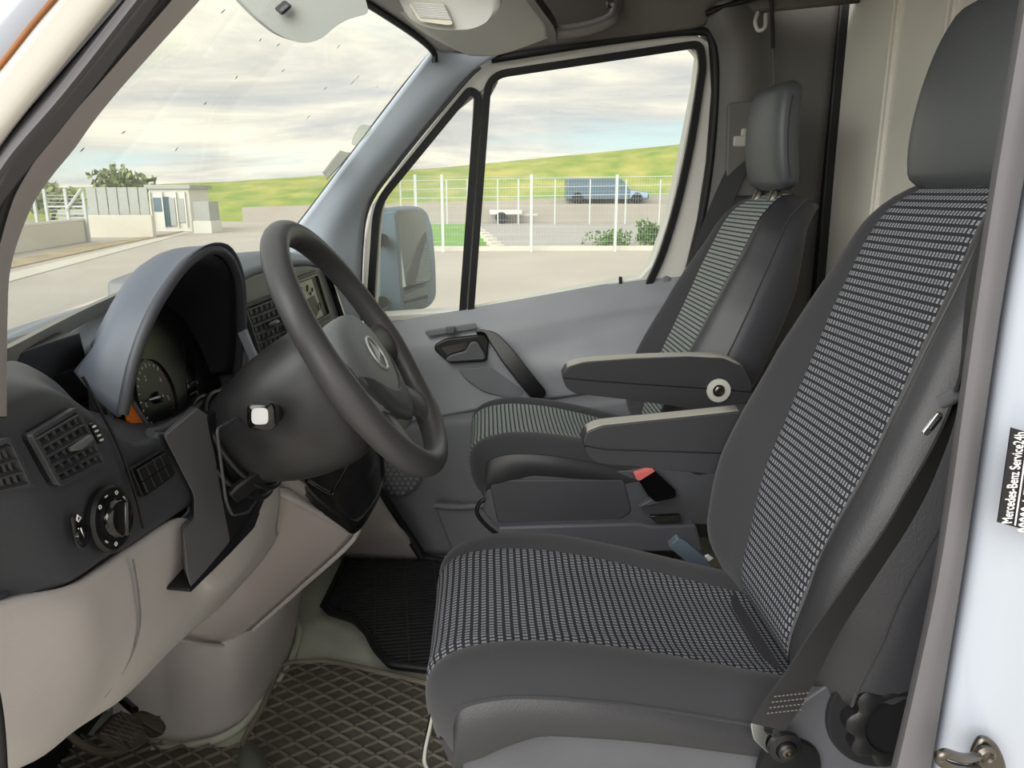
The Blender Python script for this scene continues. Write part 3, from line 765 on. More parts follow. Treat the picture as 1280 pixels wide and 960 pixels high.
# rear wall
wall = thing('wall_rear', (XR, 1.4, 0)); wall['kind'] = 'structure'
def YX(px, py=150): return A(px, py, x=XR)[1]
edges = [2.32, YX(1104), YX(1170), YX(1225), 1.2, 0.55]
for a_, b_ in zip(edges[:-1], edges[1:]):
    box('panel', (XR+0.02, (a_+b_)/2, 0.9), (0.03, abs(a_-b_)-0.012, 1.85), WALLM, wall, bevel=0.008)
for e in edges[1:-1]:
    V, F = join([box_vf((XR+0.006, e+s*0.010, 0.9), (0.018, 0.007, 1.85)) for s in (-1, 1)])
    obj('rib', V, F, WALLM, wall, bevel=0.003)
box('backing', (XR+0.05, 1.4, 0.9), (0.03, 1.85, 1.85), WALLM, wall)
plate('gasket', [A(px, py, x=XR-0.02) for px, py in [(1044, -30), (1054, -30), (1034, 190), (1018, 385), (1006, 500), (994, 500), (1008, 370), (1022, 190)]], (0.03, 0, 0), RUB, wall, bevel=0.004)
lathe('screw', A(1043, 14, x=XR-0.022), (-1, 0, 0), [(0.006, 0), (0.006, 0.004), (0.004, 0.006), (0.001, 0.006)], STEEL, wall, n=12)
# ceiling
top = [(556, 63), (614, 70), (700, 57), (780, 48), (870, 36), (905, 22), (1075, 4)]
rows = []
r0 = [D(px, py, off=-0.02) for px, py in top]
r0[0] = A(556, 63, y=2.10)
rows.append(r0)
rows.append([p+np.array([0, -0.03, 0.035]) for p in r0])
rows.append([np.array([p[0], 2.06, 1.585]) for p in r0])
rows.append([np.array([p[0], 1.9, 1.66]) for p in r0])
rows.append([np.array([p[0], 1.3, 1.70]) for p in r0])
rows.append([np.array([p[0], 0.9, 1.70]) for p in r0])
rows.append([np.array([p[0], 0.62, 1.62]) for p in r0])
setp(patch('ceiling', rows, LINER, n=4, m=4, solid=0.02), kind='structure')
# windscreen header
rows = [[A(544, 66, y=2.10), A(520, 42, y=2.0), A(482, 15, y=1.86), A(440, -8, y=1.74), A(380, -40, y=1.5)],
        [A(575, 64, y=2.08), A(548, 42, y=1.98), A(512, 14, y=1.84), A(470, -12, y=1.70), A(420, -45, y=1.5)],
        [A(612, 66, y=2.10), A(590, 40, y=1.99), A(560, 8, y=1.84), A(520, -25, y=1.70), A(470, -60, y=1.5)]]
setp(patch('trim_3', rows, mat('header_trim', (170, 166, 160), 0.6), n=5, m=4), kind='structure')

# ---- overhead console
oc = thing('overhead_console', A(600, 30, y=1.9), 'grey overhead shelf unit above the windscreen header', 'console')
rows = [[A(588, 70, y=2.075), A(560, 58, y=2.02), A(520, 34, y=1.92), A(488, 2, y=1.80), A(470, -30, y=1.68)],
        [A(614, 70, y=2.065), A(600, 55, y=1.99), A(575, 25, y=1.85), A(550, -10, y=1.72), A(530, -45, y=1.6)],
        [A(640, 64, y=2.06), A(640, 48, y=1.96), A(630, 18, y=1.82), A(620, -15, y=1.70), A(600, -55, y=1.58)],
        [A(690, 46, y=2.055), A(686, 30, y=1.96), A(668, 4, y=1.84), A(650, -25, y=1.72), A(640, -60, y=1.6)]]
patch('shelf_shell', rows, OVERH, oc, n=5, m=5)
strip('shelf_edge', cr([A(692, 48, y=2.05), A(688, 28, y=1.955), A(670, 2, y=1.83), A(655, -20, y=1.73)], 5), (1, 0, -0.2), 0.02, 0.02, BLACK, oc)
# open tray to the right
rows = [[A(692, 50, y=2.05), A(735, 44, y=2.05), A(768, 30, y=2.05), A(778, 12, y=2.05), A(778, -12, y=2.05)],
        [A(692, 38, y=1.99), A(730, 32, y=1.99), A(760, 22, y=1.99), A(768, 8, y=1.99), A(768, -14, y=1.99)]]
patch('tray_lip', rows, mat('tray_grey', (112, 110, 108), 0.5), oc, n=4, m=3, solid=0.01)
plate('tray_recess', [A(px, py, y=2.03) for px, py in [(690, 40), (728, 32), (762, 20), (770, 6), (770, -20), (660, -25), (672, 5)]], (0, 0.02, 0), mat('tray_dark', (70, 64, 60), 0.6), oc)
lathe('screw', A(763, 5, y=2.0), (0, -1, -0.2), [(0.012, 0), (0.012, 0.006), (0.008, 0.01), (0.004, 0.006), (0.001, 0.006)], STEEL, oc, n=16)
# reading lamp module
ml = rnd([A(px, py, y=1.70) for px, py in [(492, -20), (500, 5), (516, 24), (550, 31), (596, 29), (620, 18), (630, -2), (630, -25)]], 0.03, 4)
cen = ml.mean(0); dv = np.array([0.0, 0.05, 0.05])
secs = [cen+(ml-cen)*s+dv*d for d, s in ((-0.45, 0.80), (-0.3, 0.93), (0, 1.0), (0.8, 1.06))]
lm = loft('lamp_module', secs, OVERH, oc)
lens = rnd([A(px, py, y=1.668) for px, py in [(511, 1), (556, 3), (567, 27), (560, 28), (524, 23)]], 0.006, 3)
ln = plate('lamp_lens', lens, (0, -0.012, -0.008), LENS, lm, bevel=0.003)
a, b, c, d = [A(px, py, y=1.654) for px, py in [(513, 3), (554, 5), (564, 25), (526, 22)]]
rb = []
for k in range(9):
    t = (k+0.5)/9; rb.append(tube_vf([a+(d-a)*t, b+(c-b)*t], 0.0012, n=4))
V, F = join(rb); setp(obj('lens_ribs', V, F, MARK, lm), kind='stuff')
# sun visor
vl = rnd([A(px, py, y=1.42) for px, py in [(285, -16), (318, 20), (350, 46), (380, 55), (400, 50), (428, 26), (462, 17), (452, -20)]], [0.01, 0.03, 0.03, 0.03, 0.03, 0.04, 0.01, 0.01], 5)
vz = thing('sun_visor', A(370, 10, y=1.42), 'pale grey driver sun visor folded down at the windscreen top', 'sun visor')
plate('visor_board', vl, (-0.012, 0.008, 0.004), mat('visor_grey', (158, 160, 156), 0.7), vz, bevel=0.005, bseg=3)
plate('visor_clip', rnd([A(px, py, y=1.41) for px, py in [(344, 12), (357, 1), (366, 8), (353, 20)]], 0.004, 3), (0, -0.008, 0), BLACK, vz, bevel=0.002)
plate('clip_pad', rnd([A(px, py, y=1.40) for px, py in [(349, 13), (358, 5), (362, 8), (353, 16)]], 0.003, 3), (0, -0.003, 0), SBASE, vz, bevel=0.001)

# ================================================================== NEAR BODY SIDE
# near A-pillar: white body, rusty drip line, grey seal, trim
YB = 0.47
def pl_patch(name, lines, mt, ys, dx=None, **k):
    rows = []
    n = len(lines[0])
    for j, (ln_, y) in enumerate(zip(lines, ys)):
        rows.append([A(px, py, y=y) for px, py in ln_])
    return patch(name, rows, mt, n=6, m=4, **k)
la = [(-120, 210), (-60, 140), (0, 72), (70, -10), (120, -70)]
lb = [(-110, 262), (-50, 200), (0, 138), (100, 10), (160, -70)]
lc = [(-90, 330), (-40, 240), (2, 176), (90, 78), (200, -60)]
ld = [(-70, 420), (-30, 320), (2, 212), (100, 100), (190, 0), (240, -60)]
le = [(-70, 500), (-30, 400), (2, 255), (40, 200), (100, 125), (150, 70), (216, -10), (250, -55)]
o = patch('trim_4', [[A(px, py, y=0.462) for px, py in [(-240, 200), (-120, 60), (0, -60), (140, -200)]], [A(px, py, y=0.458) for px, py in [(-160, 210), (-50, 95), (75, -50), (205, -200)]], [A(px, py, y=0.472) for px, py in [(-120, 320), (2, 176), (205, -60), (325, -200)]]], WHITE, n=6, m=4, solid=0.01)
setp(o, kind='structure'); ROOT[o.name] = np.zeros(3)
tube('drip_line', cr([A(px, py, y=0.455) for px, py in [(-60, 155), (2, 80), (40, 32), (72, -6), (100, -40)]], 4), 0.0016, RUST, o)
patch('cream_return', [[A(px, py, y=0.455) for px, py in [(-60, 160), (4, 84), (42, 36), (76, -6), (110, -48), (240, -200)]], [A(px, py, y=0.462) for px, py in [(-60, 235), (2, 155), (60, 82), (125, 0), (170, -60), (290, -200)]], [A(px, py, y=0.470) for px, py in [(-50, 262), (4, 178), (70, 95), (148, 0), (200, -60), (322, -200)]]], CREAM, o, n=5, m=4, solid=0.004)
o = patch('trim_5', [[A(px, py, y=0.48) for px, py in [(-30, 240), (2, 176), (70, 95), (150, -3), (190, -55), (322, -210)]], [A(px, py, y=0.465) for px, py in [(-30, 275), (5, 205), (80, 116), (165, 8), (210, -50), (342, -210)]], [A(px, py, y=0.485) for px, py in [(-30, 300), (8, 232), (88, 130), (182, 10), (225, -45), (360, -210)]], [A(px, py, y=0.50) for px, py in [(-30, 320), (5, 252), (92, 142), (190, 14), (232, -45), (366, -210)]]], SEALG, n=5, m=4, solid=0.006)
setp(o, kind='structure')
gv = [(-24, 360), (2, 262), (20, 221), (52, 172), (82, 137), (113, 102), (151, 58), (193, 10), (235, -40), (376, -210)]
o = tube('trim_6', cr([A(px, py, y=0.505) for px, py in gv], 6), 0.0042, RUB); setp(o, kind='structure')
eg = [(8, 520), (9, 400), (14, 330), (38, 261), (62, 223), (92, 186), (117, 151), (148, 113), (187, 69), (249, 0), (290, -48), (425, -210)]
gl_ = [(-22, 520), (-20, 430), (-14, 340), (4, 272), (22, 229), (54, 180), (78, 152), (108, 118), (146, 74), (205, 6), (248, -42), (388, -210)]
mdl = [(a_*0.45+b_*0.55, c_*0.45+d_*0.55) for (a_, c_), (b_, d_) in zip(gl_, eg)]
rows = [[A(px, py, y=0.515) for px, py in gl_], [A(px, py, y=0.545) for px, py in mdl], [A(px, py, y=0.59) for px, py in eg], [A(px-2, py+1, y=0.66) for px, py in eg]]
setp(patch('trim_7', rows, PILLW, n=5, m=4, solid=0.008), kind='structure')
# lower front door seal at the left image edge
setp(tube('trim_8', cr([A(px, py, y=0.50) for px, py in [(-46, 780), (-16, 840), (-3, 900), (3, 985)]], 4), 0.0045, RUB), kind='structure')

# near B-pillar
Ls = [(1322, -260), (1282, -40), (1262, 80), (1240, 220), (1213, 400), (1172, 690), (1140, 850), (1112, 970), (1095, 1050)]
Lm = [(1342, -260), (1300, -40), (1280, 80), (1256, 220), (1228, 400), (1188, 690), (1156, 850), (1130, 970), (1112, 1050)]
Lr = [(1366, -260), (1322, -40), (1303, 80), (1279, 220), (1248, 400), (1206, 690), (1180, 850), (1160, 970), (1146, 1050)]
rows = [[A(px, py, y=0.62) for px, py in Ls], [A(px, py, y=0.50) for px, py in Ls], [A(px, py, y=0.48) for px, py in Lm], [A(px, py, y=0.485) for px, py in Lr], [A(px, py, y=0.50) for px, py in Lr]]
setp(patch('trim_9', rows, SEALG, n=4, m=4, solid=0.01), kind='structure')
rows = [[A(px-2, py, y=0.505) for px, py in Lr],
        [A(px+12, py, y=0.490) for px, py in Lr],
        [A(px+38, py, y=0.481) for px, py in Lr],
        [A(px+80, py, y=0.473) for px, py in Lr],
        [A(px+190, py, y=0.466) for px, py in Lr]]
body = patch('wall_left', rows, WHITE, n=4, m=5, solid=0.01); setp(body, kind='structure'); ROOT[body.name] = np.zeros(3)
# striker
sq = A(1215, 945, y=0.46)
sk = thing('door_striker', sq, 'steel door striker loop bolted to the white pillar', 'striker')
plate('plate', rnd([A(px, py, y=0.465) for px, py in [(1206, 985), (1210, 935), (1222, 914), (1240, 922), (1252, 945), (1256, 990)]], 0.01, 4), (0, -0.006, 0), STEEL, sk, bevel=0.002)
tube('loop', cr([A(1222, 962, y=0.46), A(1205, 962, y=0.44), A(1182, 956, y=0.43), A(1174, 947, y=0.43), A(1182, 942, y=0.43), A(1205, 948, y=0.44), A(1226, 944, y=0.46)], 6), 0.0036, STEEL, sk)
lathe('screw', A(1229, 942, y=0.458), (0, -1, 0), [(0.008, 0), (0.008, 0.003), (0.005, 0.005), (0.004, 0.003), (0.001, 0.003)], STEEL, sk, n=16)
# service sticker
ys = 0.452
c0, c1, c2 = A(1246, 652, y=ys), A(1263, 534, y=ys), A(1318, 672, y=ys)
sv = thing('service_sticker', c0, 'black service sticker with white lettering on the white door pillar', 'sticker')
ux = c1-c0; up_ = c2-c0; upn = up_/np.linalg.norm(up_)
plate('sheet', [c0, c1, c1+up_, c2], (0, -0.001, 0), mat('sticker_black', (24, 22, 28), 0.5), sv, bevel=0)
yt = np.array([0, -0.0016, 0])
L = np.linalg.norm(ux); uxn = ux/L; lft = -upn
def tx(body, size, along, down, st=1.0): text('lettering', body, size, c0+uxn*along*L+upn*down+yt, uxn, -upn, MARK, sv, stretch=st)
tx('Mercedes-Benz Service24h', 0.0098, 0.03, 0.0095, 0.60)
tx('00800 1 777 7777', 0.021, 0.02, 0.030, 0.36)
plate('rule', [c0+uxn*L*0.02+upn*0.0115+yt, c0+uxn*L*0.98+upn*0.0115+yt, c0+uxn*L*0.98+upn*0.0125+yt, c0+uxn*L*0.02+upn*0.0125+yt], (0, -0.0004, 0), MARK, sv, bevel=0)
# ================================================================== DASHBOARD
dash = thing('dashboard', (-0.5, 1.3, 0.6), 'dark grey dashboard with arched instrument hood and warm grey lower panels', 'dashboard')
setp(box('wall_front', (-1.0, 1.36, 0.32), (0.06, 1.9, 0.80), BLACK), kind='structure')
# top board under the windscreen
ty = [0.54, 0.8, 1.02, 1.34, 1.75, 2.12]
fr = [-0.53, -0.60, -0.64, -0.655, -0.63, -0.56]
patch('top_board', [[(f-0.02, y, 0.915) for f, y in zip(fr, ty)], [(f+0.06, y, 0.925) for f, y in zip(fr, ty)], [(-0.50, y, 0.905) for y in ty]], DASHT, dash, n=5, m=4, solid=0.015)
strip('defrost_strip', cr([A(-30, 462, z=0.935), A(10, 445, z=0.935), A(60, 418, z=0.935), A(118, 388, z=0.935), A(200, 350, z=0.935)], 4), (0.3, -0.3, 1), 0.022, 0.006, mat('trim_light', (150, 148, 140), 0.6), dash)
plate('storage_recess', [A(px, py, x=-0.50) for px, py in [(-20, 475), (8, 447), (60, 428), (100, 415), (110, 455), (60, 475), (8, 485)]], (-0.06, 0, 0), BLACK, dash)

# left switch panel (dark), ridge at the outer third
cols = [(0.48, -0.445), (0.545, -0.425), (0.600, -0.403), (0.63, -0.398), (0.68, -0.396), (0.72, -0.394), (0.75, -0.393), (0.785, -0.392), (0.83, -0.390), (0.93, -0.386)]
rows = []
for (dx, zr, zz) in [(-0.16, 0.905, 0), (-0.075, 0.940, 0), (-0.024, 0.934, 0), (-0.004, 0.914, 0), (0.0, 0.86, 0), (0.004, 0.81, 0), (0.006, 0.765, 0), (0.008, 0.745, 1), (-0.012, 0.732, 1)]:
    r = []
    for y, x in cols:
        lim = float(np.interp(y-(0.06 if dx < -0.05 else 0.0), [0.67, 0.70, 0.73, 0.76, 0.785, 0.81, 0.87, 0.93], [0.94, 0.935, 0.912, 0.880, 0.852, 0.836, 0.822, 0.812]))
        z = 0.745+(zr-0.745)*(lim-0.745)/(0.94-0.745) if zr > 0.745 else zr
        low = -0.03*max(0, (y-0.64)/0.28)*zz + (0.02*max(0, (0.62-y)/0.1))*zz
        r.append((x+dx+0.02*max(0, y-0.66)*(0.86-z)/0.12, y+(0.045 if y < 0.7 else 0.02)*(0.90-z)/0.16*(1 if dx > -0.02 else 0), z+low))
    rows.append(r)
patch('switch_panel', rows, DASH, dash, n=4, m=4)
FX = -0.388
def SP(px, py, o=0.0): return AP(px, py, (-0.396+o, 0.66, 0.90), (1, -0.04, 0.05))
# seam between vent housing and switch field
tube('seam', cr([SP(103, 470, 0.004), SP(128, 518, 0.004), SP(150, 562, 0.006), SP(169, 618, 0.010), SP(179, 660, 0.012)], 4), 0.0016, BLACK, dash, n=6)
# main vent with its slats
def vent(name, corners, o, ns, par, tabpos=None, deep=0.03, mt=GLOSSB):
    c = [np.array(SP(*p, o)) if len(p) == 2 else np.array(p) for p in corners]
    fr = rnd(c, 0.006, 3)
    v = plate(name, [p+np.array([-0.002, 0, 0]) for p in fr], (-0.02, 0, 0), BLACK, par, bevel=0)
    band('vent_rim', [p+np.array([0.003, 0, 0]) for p in fr], 0.0045, (-0.010, 0, 0), DASH, v, bevel=0.001)
    tl, tr, br, bl = c
    for k in range(ns):
        t = (k+0.5)/ns
        a, b = tl+(bl-tl)*t, tr+(br-tr)*t
        a2, b2 = a+(b-a)*0.05, a+(b-a)*0.95
        strip('slat', [a2+(-0.001, 0, 0), b2+(-0.001, 0, 0)], (0.8, 0, -0.45), 0.010, 0.0022, mat('vent_slat', (62, 62, 66), 0.3), v)
    for k in range(6):
        t = (k+0.7)/6.4; a, b = tl+(tr-tl)*t, bl+(br-bl)*t
        strip('vane', [a+(b-a)*0.06+(-0.0015, 0, 0), a+(b-a)*0.94+(-0.0015, 0, 0)], (1, 0.2, 0), 0.004, 0.0015, SBASE, v)
    if tabpos is not None:
        m_ = tl*(1-tabpos[0])*(1-tabpos[1])+tr*tabpos[0]*(1-tabpos[1])+bl*(1-tabpos[0])*tabpos[1]+br*tabpos[0]*tabpos[1]
        d = (tr-tl); d /= np.linalg.norm(d)
        V, F = tube_vf([m_-d*0.018+(0.004, 0, 0), m_-d*0.009+(0.008, 0, 0), m_+d*0.009+(0.008, 0, 0), m_+d*0.018+(0.004, 0, 0)], [0.002, 0.0045, 0.0045, 0.002], n=8)
        obj('tab', V, F, mat('tab_grey', (96, 98, 100), 0.35), v)
    return v
vent('air_vent', [(34, 543), (94, 508), (131, 580), (71, 609)], 0.004, 6, dash, (0.68, 0.48))
# side vent on the outboard face
sv_ = [A(px, py, y=yy) for px, py, yy in [(-30, 560, 0.575), (10, 545, 0.603), (40, 608, 0.628), (-20, 622, 0.588)]]
vent('side_vent', [sv_[0], sv_[1], sv_[2], sv_[3]], 0, 4, dash)
# vent thumb wheel
tw = plate('thumb_wheel', rnd([SP(*p, 0.007) for p in [(113, 530), (121, 528), (130, 550), (126, 556)]], 0.004, 3), (-0.004, 0, 0), BLACK, dash, bevel=0.001)
for k in range(4): box('mark', SP(118+k*3.0, 533+k*5.6, 0.009), (0.002, 0.004, 0.0016), MARK, tw, bevel=0)
# light switch
kc = SP(139, 648, 0.008)
nx = np.array([1.0, -0.10, 0.10]); nx /= np.linalg.norm(nx)
ls = lathe('light_switch', kc-nx*0.004, nx, [(0.0335, 0), (0.034, 0.005), (0.031, 0.008), (0.030, 0.006), (0.0215, 0.005), (0.021, 0.009), (0.001, 0.009)], BLACK, dash, n=40)
lathe('knob', kc+nx*0.004, nx, [(0.0200, 0), (0.0190, 0.007), (0.017, 0.009), (0.001, 0.0095)], GLOSSB, ls, n=32)
tv = np.array([0.05, 0.35, 0.93]); tv -= nx*(tv@nx); tv /= np.linalg.norm(tv); sv2 = np.cross(nx, tv)
V, F = box_vf((0, 0, 0), (0.010, 0.007, 0.036)); Rm = np.stack([nx, sv2, tv], 1)
obj('grip', V@Rm.T+kc+nx*0.015, F, GLOSSB, ls, bevel=0.003)
mk = []
for k, a in enumerate((-75, -40, -8, 30, 62, 150, 185)):
    d = tv*math.cos(R(a))+sv2*math.sin(R(a)); 
    if k % 2: mk.append(box_vf(kc+d*0.0258+nx*0.0035, (0.001, 0.004, 0.0014), np.stack([nx, np.cross(nx, d), d], 1)))
    else:
        mk.append(tube_vf([kc+d*0.0258+nx*0.0035+(tv*math.cos(b)+sv2*math.sin(b))*0.0018 for b in np.linspace(0, 2*math.pi, 9)[:-1]], 0.0007, 4, True))
V, F = join(mk); obj('symbols', V, F, MARK, ls, smooth=0)
# headlamp level wheel
lv = plate('level_dial', rnd([SP(*p, 0.010) for p in [(90, 642), (104, 642), (113, 684), (98, 687)]], 0.01, 4), (-0.004, 0, 0), BLACK, dash, bevel=0.002)
lathe('wheel', SP(103, 668, 0.011), nx, [(0.010, 0), (0.0095, 0.003), (0.001, 0.004)], GLOSSB, lv, n=20)
V, F = join([tube_vf([SP(96, 650, 0.012), SP(97, 644, 0.012), SP(101, 647, 0.012), SP(98, 652, 0.012)], 0.0008, 4, True), tube_vf([SP(98, 660, 0.012), SP(101, 675, 0.012)], 0.0006, 4), tube_vf([SP(101, 660, 0.014), SP(105, 673, 0.014)], 0.0006, 4)])
obj('symbols', V, F, MARK, lv, smooth=0)
# switch block of two rows by four
sb = plate('switch_block', rnd([SP(*p, 0.006) for p in [(164, 586), (206, 561), (219, 594), (180, 622)]], 0.004, 3), (-0.006, 0, 0), BLACK, dash, bevel=0.001)
c4 = [SP(*p, 0.007) for p in [(168, 587), (205, 565), (216, 592), (181, 617)]]
def bil(c, u, v): return c[0]*(1-u)*(1-v)+c[1]*u*(1-v)+c[2]*u*v+c[3]*(1-u)*v
for i in range(4):
    for j in range(2):
        e = 0.02
        plate('button', [bil(c4, (i+e)/4, (j+e)/2), bil(c4, (i+1-e)/4, (j+e)/2), bil(c4, (i+1-e)/4, (j+1-e)/2), bil(c4, (i+e)/4, (j+1-e)/2)], (0.004, 0, 0), mat('button_black', (30, 30, 32), 0.35), sb, bevel=0.0012)

# ---- instrument hood
lip = [(146, 521, .860), (160, 456, .880), (184, 392, .91), (216, 340, .965), (240, 316, 1.01), (263, 305, 1.055), (285, 312, 1.11), (300, 345, 1.16), (304, 400, 1.185), (302, 440, 1.195), (298, 470, 1.195)]
lin_ = [(160, 515, .866), (175, 447, .888), (197, 390, .918), (226, 346, .97), (247, 326, 1.012), (265, 319, 1.052), (282, 327, 1.098), (294, 355, 1.145), (296, 400, 1.17), (295, 440, 1.18), (291, 468, 1.18)]
LO = [A(a, b, y=y) for a, b, y in lip]; LI = [A(a, b, y=y)+np.array([-0.004, 0, 0]) for a, b, y in lin_]
back = [A(92, 464, y=.885), A(99, 438, y=.90), A(112, 408, y=.935), (-0.515, 0.98, 0.945), (-0.525, 1.02, 0.952), (-0.525, 1.06, 0.953), (-0.525, 1.11, 0.945), (-0.52, 1.16, 0.925), (-0.51, 1.19, 0.895), (-0.50, 1.205, 0.86), (-0.49, 1.205, 0.83)]
mid = []
for k in range(11):
    u_ = math.sin(math.pi*k/10); mid.append((np.array(LO[k])*0.5+np.array(back[k])*0.5)+np.array([0, -0.006*(1-k/5), 0.020*u_]))
back = [np.array(p)-np.array([0, 0, 0.045*math.sin(math.pi*k/10)]) for k, p in enumerate(back)]
LO2 = [p+np.array([0.003, 0, 0.001]) for p in LO]
hood_rows = [back, mid, [p*0.93+np.array(m_)*0.07 for p, m_ in zip(np.array(LO), mid)], LO2]
patch('instrument_hood', hood_rows, HOODM, dash, n=4, m=5, solid=0.004, flip=False)
tube('hood_lip', cr([(p+q)/2+np.array([0.002, 0, 0]) for p, q in zip(LO, LI)], 6), 0.0070, mat('hood_lip', (70, 71, 78), 0.5), dash, n=12)
inner = [p*np.array([0, 1, 1])+np.array([-0.475-0.02*(p[2]-0.82)/0.2, 0, 0]) for p in LI]
inner = [np.array([p[0], 1.03+(p[1]-1.03)*0.86, 0.82+(p[2]-0.82)*0.55]) for p in inner]
patch('hood_lining', [LI, [(a+b)/2 for a, b in zip(LI, inner)], inner], mat('lining_black', (20, 21, 27), 0.6), dash, n=4, m=3, solid=0.003)
# cluster face, dials
cl = thing('instrument_cluster', (-0.45, 1.03, 0.85), 'black instrument cluster with dial and orange display under the hood', 'gauges')
CN = np.array([1, 0.0, 0.22]); CNU = CN/np.linalg.norm(CN)
def C(px, py, o=0.0): return AP(px, py, np.array((-0.447, 1.0, 0.85))+CNU*o, CN)
plate('cluster_face', rnd([(-0.425, 0.855, 0.775), (-0.425, 1.20, 0.775), (-0.447, 1.20, 0.875), (-0.462, 1.14, 0.945), (-0.464, 1.0, 0.953), (-0.455, 0.92, 0.91), (-0.442, 0.87, 0.85)], 0.02, 3), (-0.01, 0, 0), mat('cluster_black', (16, 16, 20), 0.35), cl)
dc = C(195, 497, 0.004); dv_ = np.cross(CNU, (0, 1, 0)); dv_ = -dv_ if dv_[2] < 0 else dv_
dw = np.array([0, 1.0, 0])
DR = 0.052
dial = lathe('dial', dc-CNU*0.002, CNU, [(DR, 0), (DR, 0.0015), (0.001, 0.0015)], mat('dial_black', (24, 24, 28), 0.5), cl, n=48)
band('dial_ring', [dc+(dw*math.cos(a)+dv_*math.sin(a))*DR*1.03 for a in np.linspace(0, 2*math.pi, 49)[:-1]], 0.002, CNU*0.004, BLACK, cl, bevel=0)
w_, r_ = [], []
for k in range(19):
    a = R(215-k*250/18); d = dw*math.cos(a)+dv_*math.sin(a)
    bx = box_vf(dc+d*DR*0.86+CNU*0.0008, (0.0008, 0.0018, 0.006 if k % 3 == 0 else 0.0035), np.stack([CNU, np.cross(CNU, d), d], 1))
    (r_ if k >= 13 else w_).append(bx)
V, F = join(w_); obj('ticks', V, F, MARK, dial, smooth=0); V, F = join(r_); obj('ticks', V, F, MARKR, dial, smooth=0)
for s, k in (('1', 2.4), ('2', 7.5), ('4', 13), ('5', 16.6)):
    a = R(215-k*250/18); d = dw*math.cos(a)+dv_*math.sin(a); text('numeral', s, 0.010, dc+d*DR*0.62-dw*0.003-dv_*0.0035+CNU*0.0008, dw, dv_, MARK, dial)
a = R(172); d = dw*math.cos(a)+dv_*math.sin(a)
V, F = tube_vf([dc-d*0.006+CNU*0.006, dc+d*0.030+CNU*0.006], [0.0022, 0.0010], n=6); obj('needle', V, F, MARK, dial)
lathe('hub', dc, CNU, [(0.008, 0), (0.0075, 0.007), (0.001, 0.008)], BLACK, dial, n=20)
plate('orange_display', [C(*p, 0.012) for p in [(158, 506), (167, 505), (183, 530), (172, 538), (160, 524)]], CNU*-0.004, ORANGE, cl, bevel=0.001)
strip('display_frame', [C(166, 503, 0.014), C(185, 532, 0.014)], (0, 0.6, 0.2), 0.005, 0.003, SEALG, cl)
plate('centre_column', [C(*p, 0.006) for p in [(226, 392), (242, 388), (247, 505), (236, 512)]], CNU*-0.003, GLOSSB, cl)
for py in (476, 489): tube('clip', [C(238, py+4, 0.012), C(246, py, 0.012), C(247, py+4, 0.012)], 0.0012, SBASE, cl, n=6)
0 and plate('cluster_lens', [C(*p, 0.020) for p in [(186, 452), (205, 392), (226, 390), (234, 505), (190, 540), (170, 505)]], CNU*-0.002, CLEAR, cl, bevel=0)
# rim below the cluster
tube('cluster_rim', cr([A(188, 541, x=-0.398), A(200, 538, x=-0.396), A(215, 530, x=-0.395), A(250, 508, x=-0.395), A(297, 474, x=-0.395)], 5), 0.006, DASH, dash)
patch('cluster_sill', [[A(192, 528, x=-0.44), A(220, 515, x=-0.44), A(300, 468, x=-0.44)], [A(194, 538, x=-0.394), A(222, 528, x=-0.392), A(300, 476, x=-0.392)], [A(200, 556, x=-0.39), A(230, 548, x=-0.385), A(300, 500, x=-0.385)]], DASH, dash, n=4, m=3)

# ---- column surround
sg = [A(px, py, x=xx+0.006) for px, py, xx in [(205, 545, -.384), (247, 510, -.375), (262, 520, -.37), (274, 600, -.36), (288, 678, -.352), (262, 712, -.356), (240, 738, -.362), (234, 720, -.364), (229, 664, -.368), (243, 648, -.37), (243, 620, -.372)]]
plate('column_surround', rnd(sg, 0.006, 3), (-0.030, 0.056, -0.012), mat('surround_grey', (100, 99, 102), 0.5, bump=0.15, bscale=700), dash, bevel=0.006, bseg=3)
dk = [A(px, py, x=xx+0.010) for px, py, xx in [(258, 520, -.375), (300, 500, -.36), (340, 560, -.345), (336, 612, -.343), (318, 660, -.345), (288, 692, -.35), (238, 741, -.366), (236, 736, -.367), (262, 708, -.36), (288, 676, -.356), (272, 600, -.365)]]
plate('column_recess', rnd(dk, 0.006, 3), (-0.05, 0.01, 0), BLACK, dash, bevel=0.003)
band('recess_rim', rnd([A(px, py, x=-.322) for px, py in [(272, 535), (300, 520), (330, 560), (331, 612), (312, 642), (292, 646), (284, 628)]], 0.012, 4), 0.003, (-0.004, 0, 0), DASH, dash)

